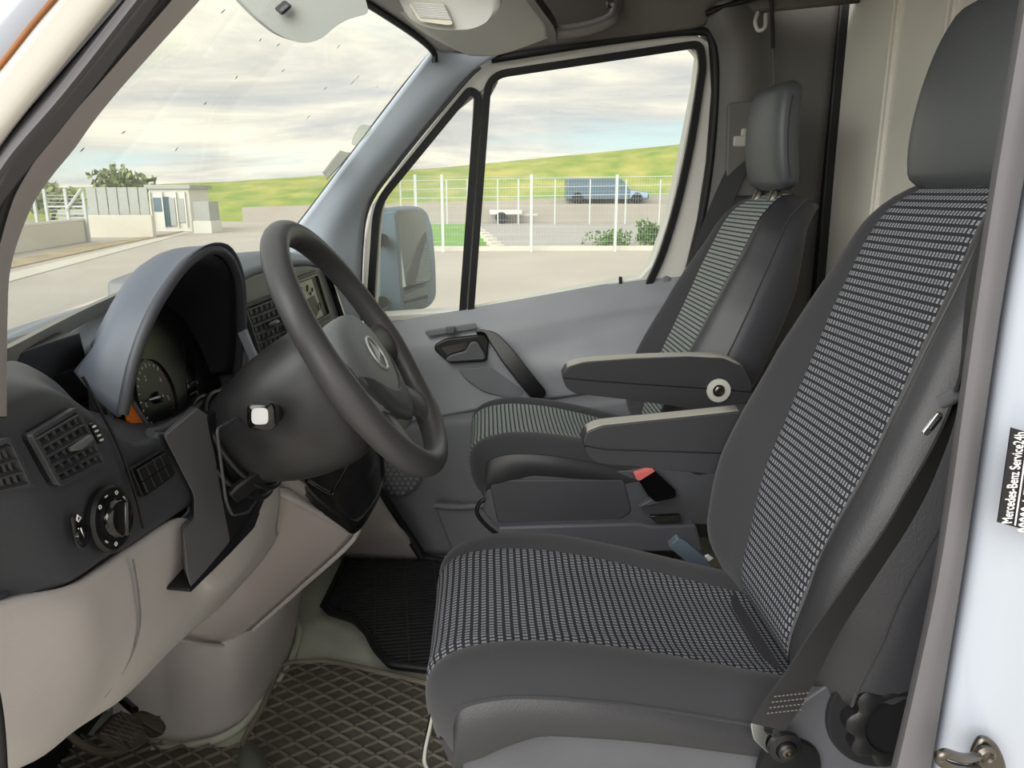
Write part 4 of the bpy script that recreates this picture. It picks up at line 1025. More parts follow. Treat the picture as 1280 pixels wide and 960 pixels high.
# ---- lower knee panel (warm grey)
def X(px, py, x): return A(px, py, x=x)
def Y(px, py, y): return A(px, py, y=y)
cols = [[X(-60, 775, -.415), X(-60, 800, -.42), X(-60, 880, -.43), X(-60, 975, -.45), X(-58, 1000, -.50)],
        [X(40, 745, -.398), X(45, 775, -.400), X(55, 860, -.413), X(42, 945, -.44), X(46, 948, -.49)],
        [X(92, 730, -.392), X(103, 762, -.388), X(113, 830, -.40), X(92, 908, -.43), X(98, 910, -.48)],
        [X(125, 712, -.388), X(135, 745, -.386), X(145, 810, -.40), X(122, 888, -.43), X(128, 890, -.48)],
        [X(168, 682, -.384), X(172, 715, -.382), X(178, 780, -.395), X(158, 862, -.425), X(164, 864, -.475)],
        [X(235, 648, -.376), X(240, 680, -.376), X(240, 740, -.388), X(218, 800, -.415), X(224, 803, -.46)],
        [X(246, 722, -.372), X(258, 728, -.372), X(270, 737, -.380), X(270, 752, -.405), X(277, 757, -.45)],
        [X(288, 690, -.352), X(296, 700, -.356), X(302, 712, -.365), X(297, 724, -.395), X(302, 730, -.44)],
        [Y(334, 625, 1.06), Y(336, 640, 1.08), Y(334, 668, 1.12), Y(322, 697, 1.16), Y(326, 703, 1.22)],
        [Y(347, 593, 1.12), Y(349, 605, 1.13), Y(350, 630, 1.17), Y(346, 662, 1.21), Y(350, 668, 1.27)]]
patch('knee_panel', np.array(cols).transpose(1, 0, 2), BEIGE, dash, n=5, m=5)
tube('panel_seam', cr([X(166, 700, -.375), X(173, 745, -.380), X(174, 785, -.392), X(160, 828, -.408), X(130, 872, -.422)], 6), 0.0012, GREYD, dash, n=5)

# ---- centre console: sloping facet, tunnel cover
con = thing('centre_console', (-0.4, 1.35, 0.0), 'warm grey centre console sloping down to the floor behind the wheel', 'console')
rows = [[Y(346, 588, 1.16), Y(350, 590, 1.20), Y(400, 615, 1.28), Y(443, 643, 1.36)],
        [Y(338, 660, 1.20), Y(344, 662, 1.24), Y(392, 670, 1.31), Y(440, 672, 1.39)],
        [Y(276, 733, 1.20), Y(282, 735, 1.24), Y(326, 742, 1.31), Y(372, 735, 1.39)],
        [Y(206, 796, 1.20), Y(214, 799, 1.24), Y(255, 805, 1.30), Y(291, 807, 1.37)]]
patch('console_facet', rows, mat('console_warm_grey', (196, 186, 185), 0.5, bump=0.12, bscale=700), con, n=5, m=5, solid=0.01)
patch('console_side', [[Y(441, 645, 1.37), Y(446, 636, 1.62)], [Y(438, 672, 1.40), Y(432, 664, 1.64)], [Y(369, 735, 1.40), Y(360, 726, 1.7)], [Y(288, 806, 1.38), Y(280, 797, 1.75)]], TUNM, con, n=4, m=4)
patch('console_top', [[Y(346, 592, 1.18)-(0, 0, .025), Y(443, 648, 1.36)-(0, 0, .025)], [Y(400, 596, 1.38)-(0, 0, .025), Y(446, 640, 1.60)-(0, 0, .025)]], BEIGE, con, n=4, m=4)
fl_ = [A(px, py, z=0.0) for px, py in [(205, 925), (240, 926), (275, 918), (310, 897), (345, 852), (365, 808), (372, 765), (368, 735)]]
tp = [A(px, py, z=0.225) for px, py in [(196, 808), (228, 812), (262, 812), (292, 808), (335, 778), (366, 745), (380, 725), (385, 705)]]
fl_ = [np.array([-0.76, 1.9, 0]), A(142, 905, z=0.0)]+fl_+[np.array([-0.5, 2.05, 0]), np.array([-0.76, 2.1, 0])]
tp = [np.array([-0.76, 1.9, 0.225]), A(140, 815, z=0.225)]+tp+[np.array([-0.5, 2.0, 0.225]), np.array([-0.76, 2.05, 0.225])]
fl_, tp = np.array(fl_), np.array(tp)
c_ = tp.mean(0)
secs = [fl_, fl_*0.5+tp*0.5, fl_*0.12+tp*0.88, tp+(c_-tp)*0.02+(0, 0, 0.008), tp+(c_-tp)*0.10+(0, 0, 0.016), tp+(c_-tp)*0.8+(0, 0, 0.018)]
loft('tunnel_cover', secs, TUNM, con, ringn=4, smoothn=2)
tube('cover_seam', [Y(222, 800, 1.22), Y(260, 806, 1.29), Y(290, 808, 1.36)], 0.003, BEIGE, con, n=6)
# gear gaiter
gg = thing('gear_gaiter', Y(430, 620, 1.42), 'black leatherette gear gaiter with glossy frame behind the wheel', 'gaiter')
base = [(378, 600, 1.26), (392, 592, 1.30), (440, 570, 1.45), (470, 562, 1.52), (476, 600, 1.54), (464, 630, 1.44), (443, 655, 1.36), (425, 645, 1.31), (395, 622, 1.27)]
B0 = np.array([Y(a, b, y) for a, b, y in base]); cB = B0.mean(0)
def ringat(s, off, tw=0.0, wr=0.0):
    out = []
    for k, p in enumerate(B0):
        q = cB+(p-cB)*s*(1+wr*(1 if k % 2 else -1)); out.append(q+np.array(off))
    return out
loft('gaiter_skin', [ringat(1.0, (0, 0, -0.02)), ringat(1.02, (0.004, 0, 0.0), wr=0.02), ringat(0.96, (0.006, 0.0, 0.02), wr=0.05), ringat(0.80, (0.010, 0.01, 0.045), wr=-0.05), ringat(0.72, (0.014, 0.015, 0.065), wr=0.05), ringat(0.50, (0.02, 0.02, 0.09), wr=-0.04), ringat(0.25, (0.02, 0.02, 0.12))], mat('gaiter_leather', (30, 29, 30), 0.3, bump=0.4, bscale=60), gg, ringn=5, smoothn=4)
tube('gaiter_collar', cr(B0+(0, 0, 0.004), 5, True), 0.008, BLACK, gg, closed=True, n=8)
tube('gaiter_frame', cr([Y(386, 601, 1.25), Y(413, 617, 1.265), Y(418, 612, 1.27), Y(436, 578, 1.32), Y(420, 584, 1.32), Y(392, 598, 1.28)], 5, True), 0.0035, GLOSSB, gg, closed=True)
tube('gear_stick', [cB+(0.02, 0.02, 0.10), cB+(0.03, 0.02, 0.20)], 0.009, BLACK, gg)
lathe('gear_knob', cB+(0.03, 0.02, 0.17), (0.2, 0, 1), [(0.008, 0), (0.020, 0.012), (0.024, 0.035), (0.018, 0.055), (0.001, 0.06)], GLOSSB, gg)

setp(plate('trim_13', [(-0.84, 0.50, 0.0), (-0.84, 1.9, 0.0), (-0.92, 1.9, 0.62), (-0.92, 0.50, 0.62)], (-0.03, 0, 0), BLACK), kind='structure')
# ---- centre stack with vent and radio
cs = thing('centre_stack', (-0.4, 1.45, 0.6), 'grey centre stack with domed top, seen through the steering wheel', 'console')
SN = np.array([1, -0.13, 0.12])
def S_(px, py, o=0.0): return AP(px, py, (-0.385+o, 1.22, 0.88), SN)
face = [S_(*p) for p in [(299, 352), (318, 342), (350, 334), (385, 331), (406, 336), (416, 356), (428, 402), (440, 470), (450, 560), (360, 590), (330, 520), (306, 445)]]
plate('stack_body', rnd(face, 0.01, 3), (-0.22, 0.02, 0.0), mat('stack_grey', (128, 130, 132), 0.45), cs, bevel=0.006, bseg=3)
tp = [S_(*p, 0.002) for p in [(296, 352), (318, 340), (350, 331), (385, 328), (409, 334), (420, 354)]]
tp2 = [p+np.array([-0.06, 0.01, 0.022]) for p in tp]; tp3 = [p+np.array([-0.16, 0.02, 0.005]) for p in tp]
patch('stack_dome', [tp3, tp2, tp], DASHT, cs, n=4, m=4, solid=0.01)
vv = vent('air_vent', [S_(304, 382, .004), S_(346, 366, .004), S_(360, 428, .004), S_(324, 444, .004)], 0, 6, cs, (0.6, 0.5))
strip('stack_edge', [S_(408, 336, .006), S_(430, 402, .006), S_(440, 450, .006)], (0, 1, 0), 0.012, 0.012, GLOSSB, cs)
strip('vent_bar', [S_(303, 414, .01), S_(314, 440, .012), S_(326, 462, .016)], (0, 1, 0.3), 0.010, 0.012, PILL, cs)
rd = thing('radio', S_(388, 380, .01), 'black framed radio display mounted in the grey centre stack', 'radio')
rl = [S_(356, 353, .008), S_(397, 338, .008), S_(415, 396, .008), S_(378, 416, .008)]
plate('radio_frame', rnd(rl, 0.006, 3), (-0.02, 0, 0), BLACK, rd, bevel=0.002)
band('frame_edge', rnd([bil(rl, u, v)+np.array([.004, 0, 0]) for u, v in [(.03, .04), (.93, .04), (.93, .93), (.03, .93)]], 0.004, 3), 0.004, (-0.004, 0, 0), STEEL, rd, bevel=0.0008)
scr = plate('screen', [bil(rl, u, v)+np.array([.0025, 0, 0]) for u, v in [(.08, .1), (.70, .1), (.70, .88), (.08, .88)]], (-0.002, 0, 0), mat('screen_grey', (176, 180, 170), 0.3), rd, bevel=0)
plate('screen_block', [bil(rl, u, v)+np.array([.0035, 0, 0]) for u, v in [(.22, .45), (.62, .42), (.64, .72), (.40, .88), (.22, .82)]], (-0.001, 0, 0), BLACK, scr, bevel=0)
mk = []
for u, v in [(.30, .22), (.48, .22)]:
    c = bil(rl, u, v)+np.array([.004, 0, 0]); mk.append(tube_vf([c+np.array([0, .006*math.cos(a), .008*math.sin(a)]) for a in np.linspace(R(150), R(390), 9)], 0.001, 4))
for u, v, r in [(.60, .30, .004), (.52, .36, .003), (.66, .66, .008)]:
    c = bil(rl, u, v)+np.array([.004, 0, 0]); mk.append(tube_vf([c+np.array([0, r*math.cos(a), r*math.sin(a)]) for a in np.linspace(0, 2*math.pi, 11)[:-1]], 0.0008, 4, True))
V, F = join(mk); obj('icons', V, F, BLACK, scr, smooth=0)
rb2 = [S_(386, 418, .01), S_(420, 401, .01), S_(426, 416, .01), S_(392, 434, .01)]
bp_ = plate('button_row', rb2, (-0.01, 0, 0), mat('button_silver', (190, 192, 190), 0.35), cs, bevel=0.001)
for i in range(3): plate('button', [bil(rb2, u, v)+np.array([.001, 0, 0]) for u, v in [((i+.12)/3, .2), ((i+.88)/3, .2), ((i+.88)/3, .8), ((i+.12)/3, .8)]], (0.003, 0, 0), SBASE, bp_, bevel=0.001)
# passenger side of the dashboard
pf = [(-0.60, 0.935), (-0.48, 0.945), (-0.40, 0.925), (-0.375, 0.88), (-0.385, 0.78), (-0.41, 0.70), (-0.45, 0.60), (-0.60, 0.56)]
patch('passenger_board', [[(x, 1.66, z), (x+0.005, 1.9, z), (x-0.01, 2.08, z), (x-0.05, 2.17, z-0.005)] for x, z in pf], mat('passenger_board', (140, 146, 152), 0.55), dash, n=4, m=4)
# toe board of the passenger footwell
rows = [[A(425, 700, z=0.0), A(478, 702, z=0.0), A(528, 702, z=0.0)], [Y(440, 655, 1.9), Y(475, 655, 1.96), Y(506, 668, 2.0)], [Y(440, 605, 1.9), Y(460, 606, 1.95), Y(478, 625, 2.0)], [Y(440, 550, 1.9), Y(450, 552, 1.95), Y(460, 590, 2.0)]]
patch('toe_board', rows, mat('toe_grey', (182, 174, 170), 0.6, var=0.1), dash, n=4, m=4)
0 and tube('toe_edge', cr([Y(452, 655, 1.90), Y(472, 658, 1.92), Y(480, 672, 1.93), Y(480, 688, 1.94)], 4), 0.003, GREYD, dash, n=6)

# ================================================================== STEERING WHEEL
WT_ = R(31.8); WC = np.array([-0.172, 1.030, 0.890])
Wn = np.array([math.cos(WT_), 0, math.sin(WT_)]); Wv = np.array([-math.sin(WT_), 0, math.cos(WT_)]); Ww = np.array([0, 1.0, 0])
def W(w, v, n=0.0): return WC+Ww*w+Wv*v+Wn*n
sw = thing('steering_wheel', WC, 'black four-spoke steering wheel with grey airbag pad and star emblem', 'steering wheel')
NR, NS = 96, 16; V = []
RW = 0.185
for i in range(NR):
    a = 2*math.pi*i/NR; deg = math.degrees(a) % 360
    rr = 0.0172
    for c0_ in (-8, 188, -52, 232):
        d = (deg-c0_+180) % 360-180; rr += 0.002*math.exp(-(d/14)**2)
    for k in range(NS):
        b = 2*math.pi*k/NS
        grip = 1-0.05*math.cos(a*36)*(math.cos(b) < -0.4)*(20 < deg < 160)
        V.append(W((RW+rr*grip*math.cos(b))*math.cos(a), (RW+rr*grip*math.cos(b))*math.sin(a), rr*1.05*math.sin(b)))
V, F = fix(V, gridf(NR, NS, True, True)); obj('rim', V, F, WHEELM, sw)
def spoke(a0, w0, w1, r0):
    a = R(a0); d = (math.cos(a), math.sin(a)); e = (-d[1], d[0]); secs = []
    for t in np.linspace(0, 1, 7):
        r = r0+(RW-0.004-r0)*t; wd = w0+(w1-w0)*t+0.030*t**4; th = 0.026-0.006*t+0.004*t**3; nn = -0.022+0.022*t
        sec = []
        for k in range(14):
            b = 2*math.pi*k/14; s = wd/2*math.copysign(abs(math.cos(b))**0.8, math.cos(b))
            sec.append(W(d[0]*r+e[0]*s, d[1]*r+e[1]*s, nn+th/2*math.sin(b)))
        secs.append(sec)
    loft('spoke', secs, WHEELM, sw)
for a0, s in ((-8, 1), (188, 1), (-52, 1), (232, 1)): spoke(a0, 0.056, 0.046, 0.05)
def padshape(a, grow=1.0):
    # shield outline: broad top, narrowing to the bottom
    c, s = math.cos(a), math.sin(a)
    w = 0.104*math.copysign(abs(c)**0.8, c); v = (0.066 if s > 0 else 0.116)*math.copysign(abs(s)**0.85, s)
    w *= 1-0.22*max(0, -s)**2
    return w*grow, v*grow-0.012
secs = []
for g, n_ in ((0.96, -0.045), (1.0, -0.02), (0.99, -0.006), (0.93, 0.003), (0.75, 0.009), (0.45, 0.012), (0.12, 0.013)):
    secs.append([W(*padshape(2*math.pi*k/40, g), n_) for k in range(40)])
pad = loft('airbag_pad', secs, PADM, sw)
# darker lower insert lying on the pad
low = []
for t in np.linspace(0, 1, 13):
    a = R(200+t*140); w, v = padshape(a, 0.985); low.append((w, v))
up_e = [(0.070, -0.050), (0.040, -0.062), (0.0, -0.068), (-0.040, -0.062), (-0.070, -0.050)]
def padn(w, v):
    g = min(1, math.hypot(w/0.104, (v+0.012)/(0.066 if v > -0.012 else 0.116)))
    return np.interp(g, [0.12, 0.45, 0.75, 0.93, 0.99, 1.0], [0.013, 0.012, 0.009, 0.003, -0.006, -0.02])
grid = []
for j in range(7):
    row = []
    for i in range(13):
        a = R(186+168*i/12); w, v = padshape(a, 0.99)
        u0 = np.interp(i, [0, 3, 6, 9, 12], [-0.099, -0.055, 0.0, 0.055, 0.099]); v0 = np.interp(abs(u0), [0, 0.03, 0.055, 0.08, 0.099], [-0.074, -0.068, -0.052, -0.034, -0.020])
        t = j/6; ww, vv = u0+(w-u0)*t, v0+(v-v0)*t
        row.append(W(ww, vv, padn(ww, vv)+0.0022))
    grid.append(row)
patch('lower_insert', grid, mat('airbag_insert', (62, 63, 66), 0.5, bump=0.3, bscale=300), sw, n=2, m=2, solid=0.003)
# star emblem
en = 0.0135; ev = -0.016
em = [tube_vf([W(0.0255*math.cos(a), ev+0.0255*math.sin(a), en) for a in np.linspace(0, 2*math.pi, 37)[:-1]], 0.0022, 8, True)]
for k in range(3):
    a = R(90+120*k); d = np.array([math.cos(a), math.sin(a)]); e = np.array([-d[1], d[0]])
    p = lambda r, s, n_: W(d[0]*r+e[0]*s, ev+d[1]*r+e[1]*s, n_)
    em.append(fix([p(0.024, 0, en+0.001), p(0.0, 0.0055, en-0.001), p(0.0, -0.0055, en-0.001), p(0.0, 0, en+0.005)], [(0, 1, 3), (0, 3, 2), (0, 2, 1), (1, 2, 3)]))
V, F = join(em); obj('star_emblem', V, F, mat('emblem_silver', (214, 214, 214), 0.35, metal=0.5), pad)
# ---- steering column
sc_ = thing('steering_column', W(0, 0, -0.1), 'black steering column shroud between the wheel and the dashboard', 'steering column')
secs = []
for d, rw, rv, vo in ((-0.035, 0.070, 0.070, -0.015), (-0.05, 0.085, 0.092, -0.022), (-0.09, 0.090, 0.100, -0.028), (-0.15, 0.085, 0.092, -0.025), (-0.20, 0.07, 0.075, -0.02), (-0.24, 0.06, 0.06, -0.015)):
    s = []
    for k in range(28):
        a = 2*math.pi*k/28; c, q = math.cos(a), math.sin(a)
        s.append(W(rw*math.copysign(abs(c)**0.75, c), vo+rv*math.copysign(abs(q)**0.75, q), d))
    secs.append(s)
loft('shroud', secs, mat('shroud_black', (40, 40, 43), 0.45, var=0.25, vscale=18, col2=(56, 55, 54)), sc_, smoothn=3)
for d, rr in ((-0.215, 0.078), (-0.235, 0.083)):
    tube('shroud_ring', [W(rr*math.cos(a), -0.02+rr*1.0*math.sin(a), d) for a in np.linspace(0, 2*math.pi, 41)[:-1]], 0.005, BLACK, sc_, closed=True)
ls_ = thing('column_stalk', Y(325, 520, 0.90), 'black column stalk with pale square tip left of the wheel', 'stalk')
a_, b_ = Y(352, 515, 0.98), Y(326, 520, 0.885)
tube('stalk_arm', [a_, a_*0.5+b_*0.5, b_*0.8+a_*0.2], [0.012, 0.013, 0.015], BLACK, ls_, n=14)
ax_ = (b_-a_)/np.linalg.norm(b_-a_)
def sqring(c, r, n=20):
    u = np.cross(ax_, (0, 0, 1)); u /= np.linalg.norm(u); w = np.cross(ax_, u); o = []
    for k in range(n):
        t = 2*math.pi*k/n; cc, ss = math.cos(t), math.sin(t)
        o.append(np.array(c)+r*(u*math.copysign(abs(cc)**0.55, cc)+w*math.copysign(abs(ss)**0.55, ss)))
    return o
loft('stalk_knob', [sqring(b_-ax_*0.022, 0.013), sqring(b_-ax_*0.016, 0.018), sqring(b_-ax_*0.002, 0.0175), sqring(b_+ax_*0.002, 0.013), sqring(b_+ax_*0.003, 0.003)], GLOSSB, ls_)
loft('stalk_tip', [sqring(b_+ax_*0.001, 0.0105), sqring(b_+ax_*0.0045, 0.0100), sqring(b_+ax_*0.005, 0.003)], mat('tip_grey', (205, 205, 205), 0.3), ls_)
# tilt lever under the column
lv_ = thing('tilt_lever', Y(340, 590, 1.0), 'flat black column tilt lever slanting below the shroud', 'lever')
strip('lever_arm', cr([Y(360, 566, 1.02), Y(335, 588, 0.99), Y(310, 605, 0.965), Y(288, 622, 0.95)], 4), (0.1, -0.4, 1.0), [0.03]*6+[0.028]*5+[0.024]*2, 0.012, BLACK, lv_, bevel=0.003)
# ================================================================== SEATS
def make_seat(name, label, X0, Y0, zc, recl, xb, cloth, base_h, arm, driver):
    T = thing(name, (X0+0.25, Y0, 0.0), label, 'seat')
    pos = lambda x, y, z: np.array([X0+x, Y0+y, z])
    # ---------- cushion: profile along the seat, section across
    prof = np.array([(0.045, zc-0.155), (0.012, zc-0.11), (0.0, zc-0.06), (0.010, zc-0.018), (0.045, zc+0.004), (0.11, zc+0.012), (0.20, zc+0.006), (0.30, zc-0.014), (0.40, zc-0.040), (0.50, zc-0.066), (0.57, zc-0.085)])
    P = cr(prof, 5); L = np.concatenate([[0], np.cumsum(np.linalg.norm(np.diff(P, axis=0), axis=1))])
    nu = len(P)
    T_ = np.gradient(P, axis=0); T_ /= np.linalg.norm(T_, axis=1)[:, None]; Nn = np.stack([-T_[:, 1], T_[:, 0]], 1)
    def halfw(l): return np.interp(l, [0, 0.06, 0.14, 0.22, 0.36, 0.66], [0.190, 0.206, 0.214, 0.220, 0.222, 0.205])
    def inw(l): return np.interp(l, [0, 0.1, 0.2, 0.4, 0.66], [0.145, 0.142, 0.136, 0.130, 0.118])
    def cp(i, v):
        l = L[i]; hw = halfw(l); a = abs(v)/hw
        b = 0.020*math.exp(-((a-0.74)/0.2)**2)*np.interp(l, [0.1, 0.25, 0.66], [0.2, 0.7, 1.0])
        drop = 0.020*max(0, (a-0.74)/0.26)**2.2
        groove = -0.005*math.exp(-((abs(v)-inw(l))/0.008)**2)
        h = b-drop+groove
        x, z = P[i]+Nn[i]*h
        x += 0.035*max(0, a-0.45)**2*np.interp(l, [0, 0.2, 0.3], [1, 0.8, 0])*2.2
        return pos(x, v, z)
    def sheet(nm, f0, f1, nv, mt, par, uvs=True, solid=0.0):
        V, UV = [], []
        for i in range(nu):
            for j in range(nv):
                v = f0(L[i])+(f1(L[i])-f0(L[i]))*j/(nv-1); V.append(cp(i, v)); UV.append((L[i], v+1))
        return obj(nm, V, gridf(nu, nv), mt, par, uv=UV, smooth=80)
    cu = sheet('cushion_insert', lambda l: -inw(l), inw, 17, cloth, T)
    for s in (-1, 1):
        o = sheet('cushion_bolster', (lambda l: -halfw(l)) if s < 0 else inw, (lambda l: -inw(l)) if s < 0 else halfw, 12, SEATD, T)
        # side skirt of leatherette below the seam
        rows = []
        dep = [0, 0.010, 0.024, 0.042, 0.056]; bul = [0, 0.006, 0.010, 0.008, 0.0]
        for d, b in zip(dep, bul):
            r = []
            for i in range(8, nu):
                p = cp(i, s*halfw(L[i])); k = np.interp(L[i], [0.08, 0.2, 0.3, 0.66], [1.5, 1.5, 1.0, 0.8])
                r.append(p+np.array([0, s*b, -d*k]))
            rows.append(r)
        G = np.array(rows)
        V, F = G.reshape(-1, 3), gridf(G.shape[0], G.shape[1])
        if s > 0: F = [f[::-1] for f in F]
        sk = obj('side_skirt', V, F, LEATH, T, smooth=80)
        tube('seam_piping', [cp(i, s*halfw(L[i]))+np.array([0, s*0.001, 0]) for i in range(8, nu)], 0.0022, SEATD, sk, n=6)
    # core that closes the cushion underneath
    loft('cushion_core', [[pos(0.05, y, zc-0.17) for y in (-0.19, 0.19)]+[pos(0.02, y, zc-0.09) for y in (0.19, -0.19)], [pos(0.50, y, zc-0.17) for y in (-0.2, 0.2)]+[pos(0.50, y, zc-0.06) for y in (0.2, -0.2)]], LEATH, T, smooth=0)
    # ---------- backrest
    ca, sa = math.cos(recl), math.sin(recl)
    ob = np.array([xb, 0, zc-0.06])
    BL = 0.722 if driver else 0.715
    def bk(s, y, n): # s along the back, n forwards
        return np.array([ob[0]+s*sa-n*ca, Y0+y, ob[2]+s*ca+n*sa])
    def bw(s): return np.interp(s, [0, 0.05, 0.15, 0.30, 0.42, 0.52, BL-0.10, BL-0.05, BL-0.02, BL], [0.20, 0.235, 0.256, 0.255, 0.238, 0.214, 0.186, 0.156, 0.126, 0.085])
    def bi(s): return np.interp(s, [0, 0.1, 0.22, 0.34, 0.48, 0.60, 0.66, BL], [0.098, 0.104, 0.120, 0.128, 0.128, 0.124, 0.112, 0.07])
    ss = np.linspace(0, BL, 48)
    def front(s, y):
        w = bw(s); a = abs(y)/w
        bol = 0.042*math.exp(-((a-0.80)/0.22)**2)*np.interp(s, [0, 0.08, 0.2, 0.4, 0.55, BL], [0.3, 0.9, 1.0, 0.75, 0.25, 0.0])
        lum = 0.014*math.exp(-((s-0.2)/0.13)**2)-0.010*max(0, (s-0.45)/0.2)**2
        drop = 0.045*max(0, (a-0.78)/0.22)**2.0
        gr = -0.005*math.exp(-((abs(y)-bi(s))/0.008)**2)
        top = -0.045*max(0, (s-(BL-0.10))/0.10)**2.2
        bot = -0.03*max(0, (0.06-s)/0.06)**2
        return 0.02+bol+lum-drop+gr+top+bot
    def bsheet(nm, f0, f1, nv, mt):
        V, UV = [], []
        for s in ss:
            for j in range(nv):
                y = f0(s)+(f1(s)-f0(s))*j/(nv-1); V.append(bk(s, y, front(s, y))); UV.append((s, y+1))
        return obj(nm, V, [f[::-1] for f in gridf(len(ss), nv)], mt, T, uv=UV, smooth=80)
    bsheet('backrest_insert', lambda s: -bi(s), bi, 17, cloth)
    for sg in (-1, 1):
        kk = 0.36 if sg < 0 else 0.75
        sx = lambda s: bi(s)+kk*(bw(s)-bi(s))
        bsheet('backrest_bolster', (lambda s: -sx(s)) if sg < 0 else bi, (lambda s: -bi(s)) if sg < 0 else sx, 9, SEATD)
        bsheet('side_bolster', (lambda s: -bw(s)) if sg < 0 else sx, (lambda s: -sx(s)) if sg < 0 else bw, 9, LEATH)
        tube('bolster_seam', [bk(s, sg*sx(s), front(s, sx(s))) for s in ss], 0.0016, BLACK, T, n=5)
    # side and back shell
    V = []; nv = 0
    for s in ss:
        w = bw(s); f = front(s, w); th = np.interp(s, [0, 0.1, 0.5, BL], [0.085, 0.105, 0.095, 0.042])
        sec = [(-w, f), (-w-0.006, f-0.02), (-w-0.004, f-th*0.6), (-w+0.02, f-th), (-w*0.5, f-th-0.012), (0, f-th-0.014), (w*0.5, f-th-0.012), (w-0.02, f-th), (w+0.004, f-th*0.6), (w+0.006, f-0.02), (w, f)]
        sec = cr([(y, n_, 0) for y, n_ in [(q[0], q[1]) for q in sec]], 3)
        nv = len(sec)
        V += [bk(s, q[0], q[1]) for q in sec]
    F = gridf(len(ss), nv)+[tuple((len(ss)-1)*nv+j for j in range(nv)), tuple(range(nv))[::-1]]
    sh = obj('backrest_shell', V, F, mat('seat_shell', (54, 54, 59), 0.5, bump=0.25, bscale=500), T, smooth=80)
    for sg in (-1, 1):
        tube('shell_seam', [bk(s, sg*(bw(s)+0.001), front(s, bw(s))+0.0005) for s in ss], 0.0018, SEATD, sh, n=6)
    # ---------- headrest, more upright than the backrest
    hx, hz = (0.650, 1.098) if driver else (0.715, 1.105)
    hw0, hh, hd0 = (0.133, 0.262, 0.045) if driver else (0.120, 0.245, 0.034)
    ht = R(7) if driver else R(-5)
    hc, hs_ = math.cos(ht), math.sin(ht)
    def hp(s, y, n): return np.array([hx+s*hs_-n*hc, Y0+y, hz+s*hc+n*hs_])
    secs = []
    for k in range(17):
        t = k/16; s = hh*t
        e = max(0.0, 1-abs(2*t-1)**5.0)**0.42
        w = hw0*(1-0.15*max(0, t-0.35)**1.6)*(0.72+0.28*e); dp = hd0*(0.40+0.60*e)
        cn = 0.010*math.sin(t*math.pi)-0.014*t**3
        sec = []
        for j in range(32):
            a = 2*math.pi*j/32; c, q = math.cos(a), math.sin(a)
            y = w*math.copysign(abs(c)**(0.40 if driver else 0.30), c); n_ = dp*math.copysign(abs(q)**(0.55 if driver else 0.40), q)
            sec.append(hp(s, y, cn+n_-0.010*(y/hw0)**2*(q > 0)))
        secs.append(sec)
    hd = loft('headrest', secs, HEADM, T, smoothn=2)
    for sg in (-1, 1):
        tube('side_seam', [hp(hh*t, sg*hw0*(1-0.15*max(0, t-0.35)**1.6)*1.003, 0.010*math.sin(t*math.pi)-0.014*t**3) for t in np.linspace(0.12, 0.86, 14)], 0.0012, LEATH, hd, n=5)
    for yy in (-0.055, 0.055):
        q0, q1 = bk(BL-0.07, yy, -0.03), hp(0.04, yy, 0)
        tube('headrest_post', [q0, q1], 0.007, CHROME, T)
        lathe('post_collar', bk(BL-0.030, yy, -0.025), bk(1, 0, 0)-bk(0, 0, 0), [(0.016, 0), (0.016, 0.022), (0.012, 0.028), (0.001, 0.028)], STEEL if not driver else SBASE, T, n=16)
    return T, pos, bk, bw, front

# driver seat
dT, dpos, dbk, dbw, dfr = make_seat('driver_chair', 'near seat in dotted dark cloth behind the steering wheel', -0.085, 1.02, 0.505, R(16.0), 0.425, CLOTHD, 0.43, True, True)
pT, ppos, pbk, pbw, pfr = make_seat('passenger_chair', 'far seat in striped dark cloth against the passenger door', -0.045, 1.91, 0.505, R(20.5), 0.435, CLOTHP, 0.43, True, False)

# ---- bases
def px_loft(name, loop, yv, mt, par, bev=0.012):
    return plate(name, loop, yv, mt, par, bevel=bev, bseg=3)
# driver base
yb = 0.80
bl_ = [A(px, py, y=yb+0.02) for px, py in [(582, 935), (600, 924), (650, 915), (700, 913), (800, 921), (900, 928), (1100, 935), (1150, 1100), (590, 1100), (578, 960)]]
plate('base_body', rnd(bl_, 0.012, 3), (0, 0.40, 0), SBASE, dT, bevel=0.012, bseg=3)
bl_ = [A(px, py, y=yb) for px, py in [(952, 1100), (958, 950), (972, 912), (1000, 880), (1040, 853), (1085, 835), (1125, 830), (1180, 850), (1200, 1100)]]
db = plate('base_cover', rnd(bl_, 0.012, 3), (0, 0.035, 0), SBASE, dT, bevel=0.012, bseg=3)
box('pedestal', (0.22, 1.02, 0.12), (0.40, 0.40, 0.238), BLACK, dT, bevel=0.01)
tube('front_bar', cr([A(543, 880, y=0.85), A(538, 905, y=0.85), A(531, 938, y=0.85), A(532, 955, y=0.85), A(545, 970, y=0.86), A(570, 985, y=0.9)], 5), 0.0042, CHROME, dT)
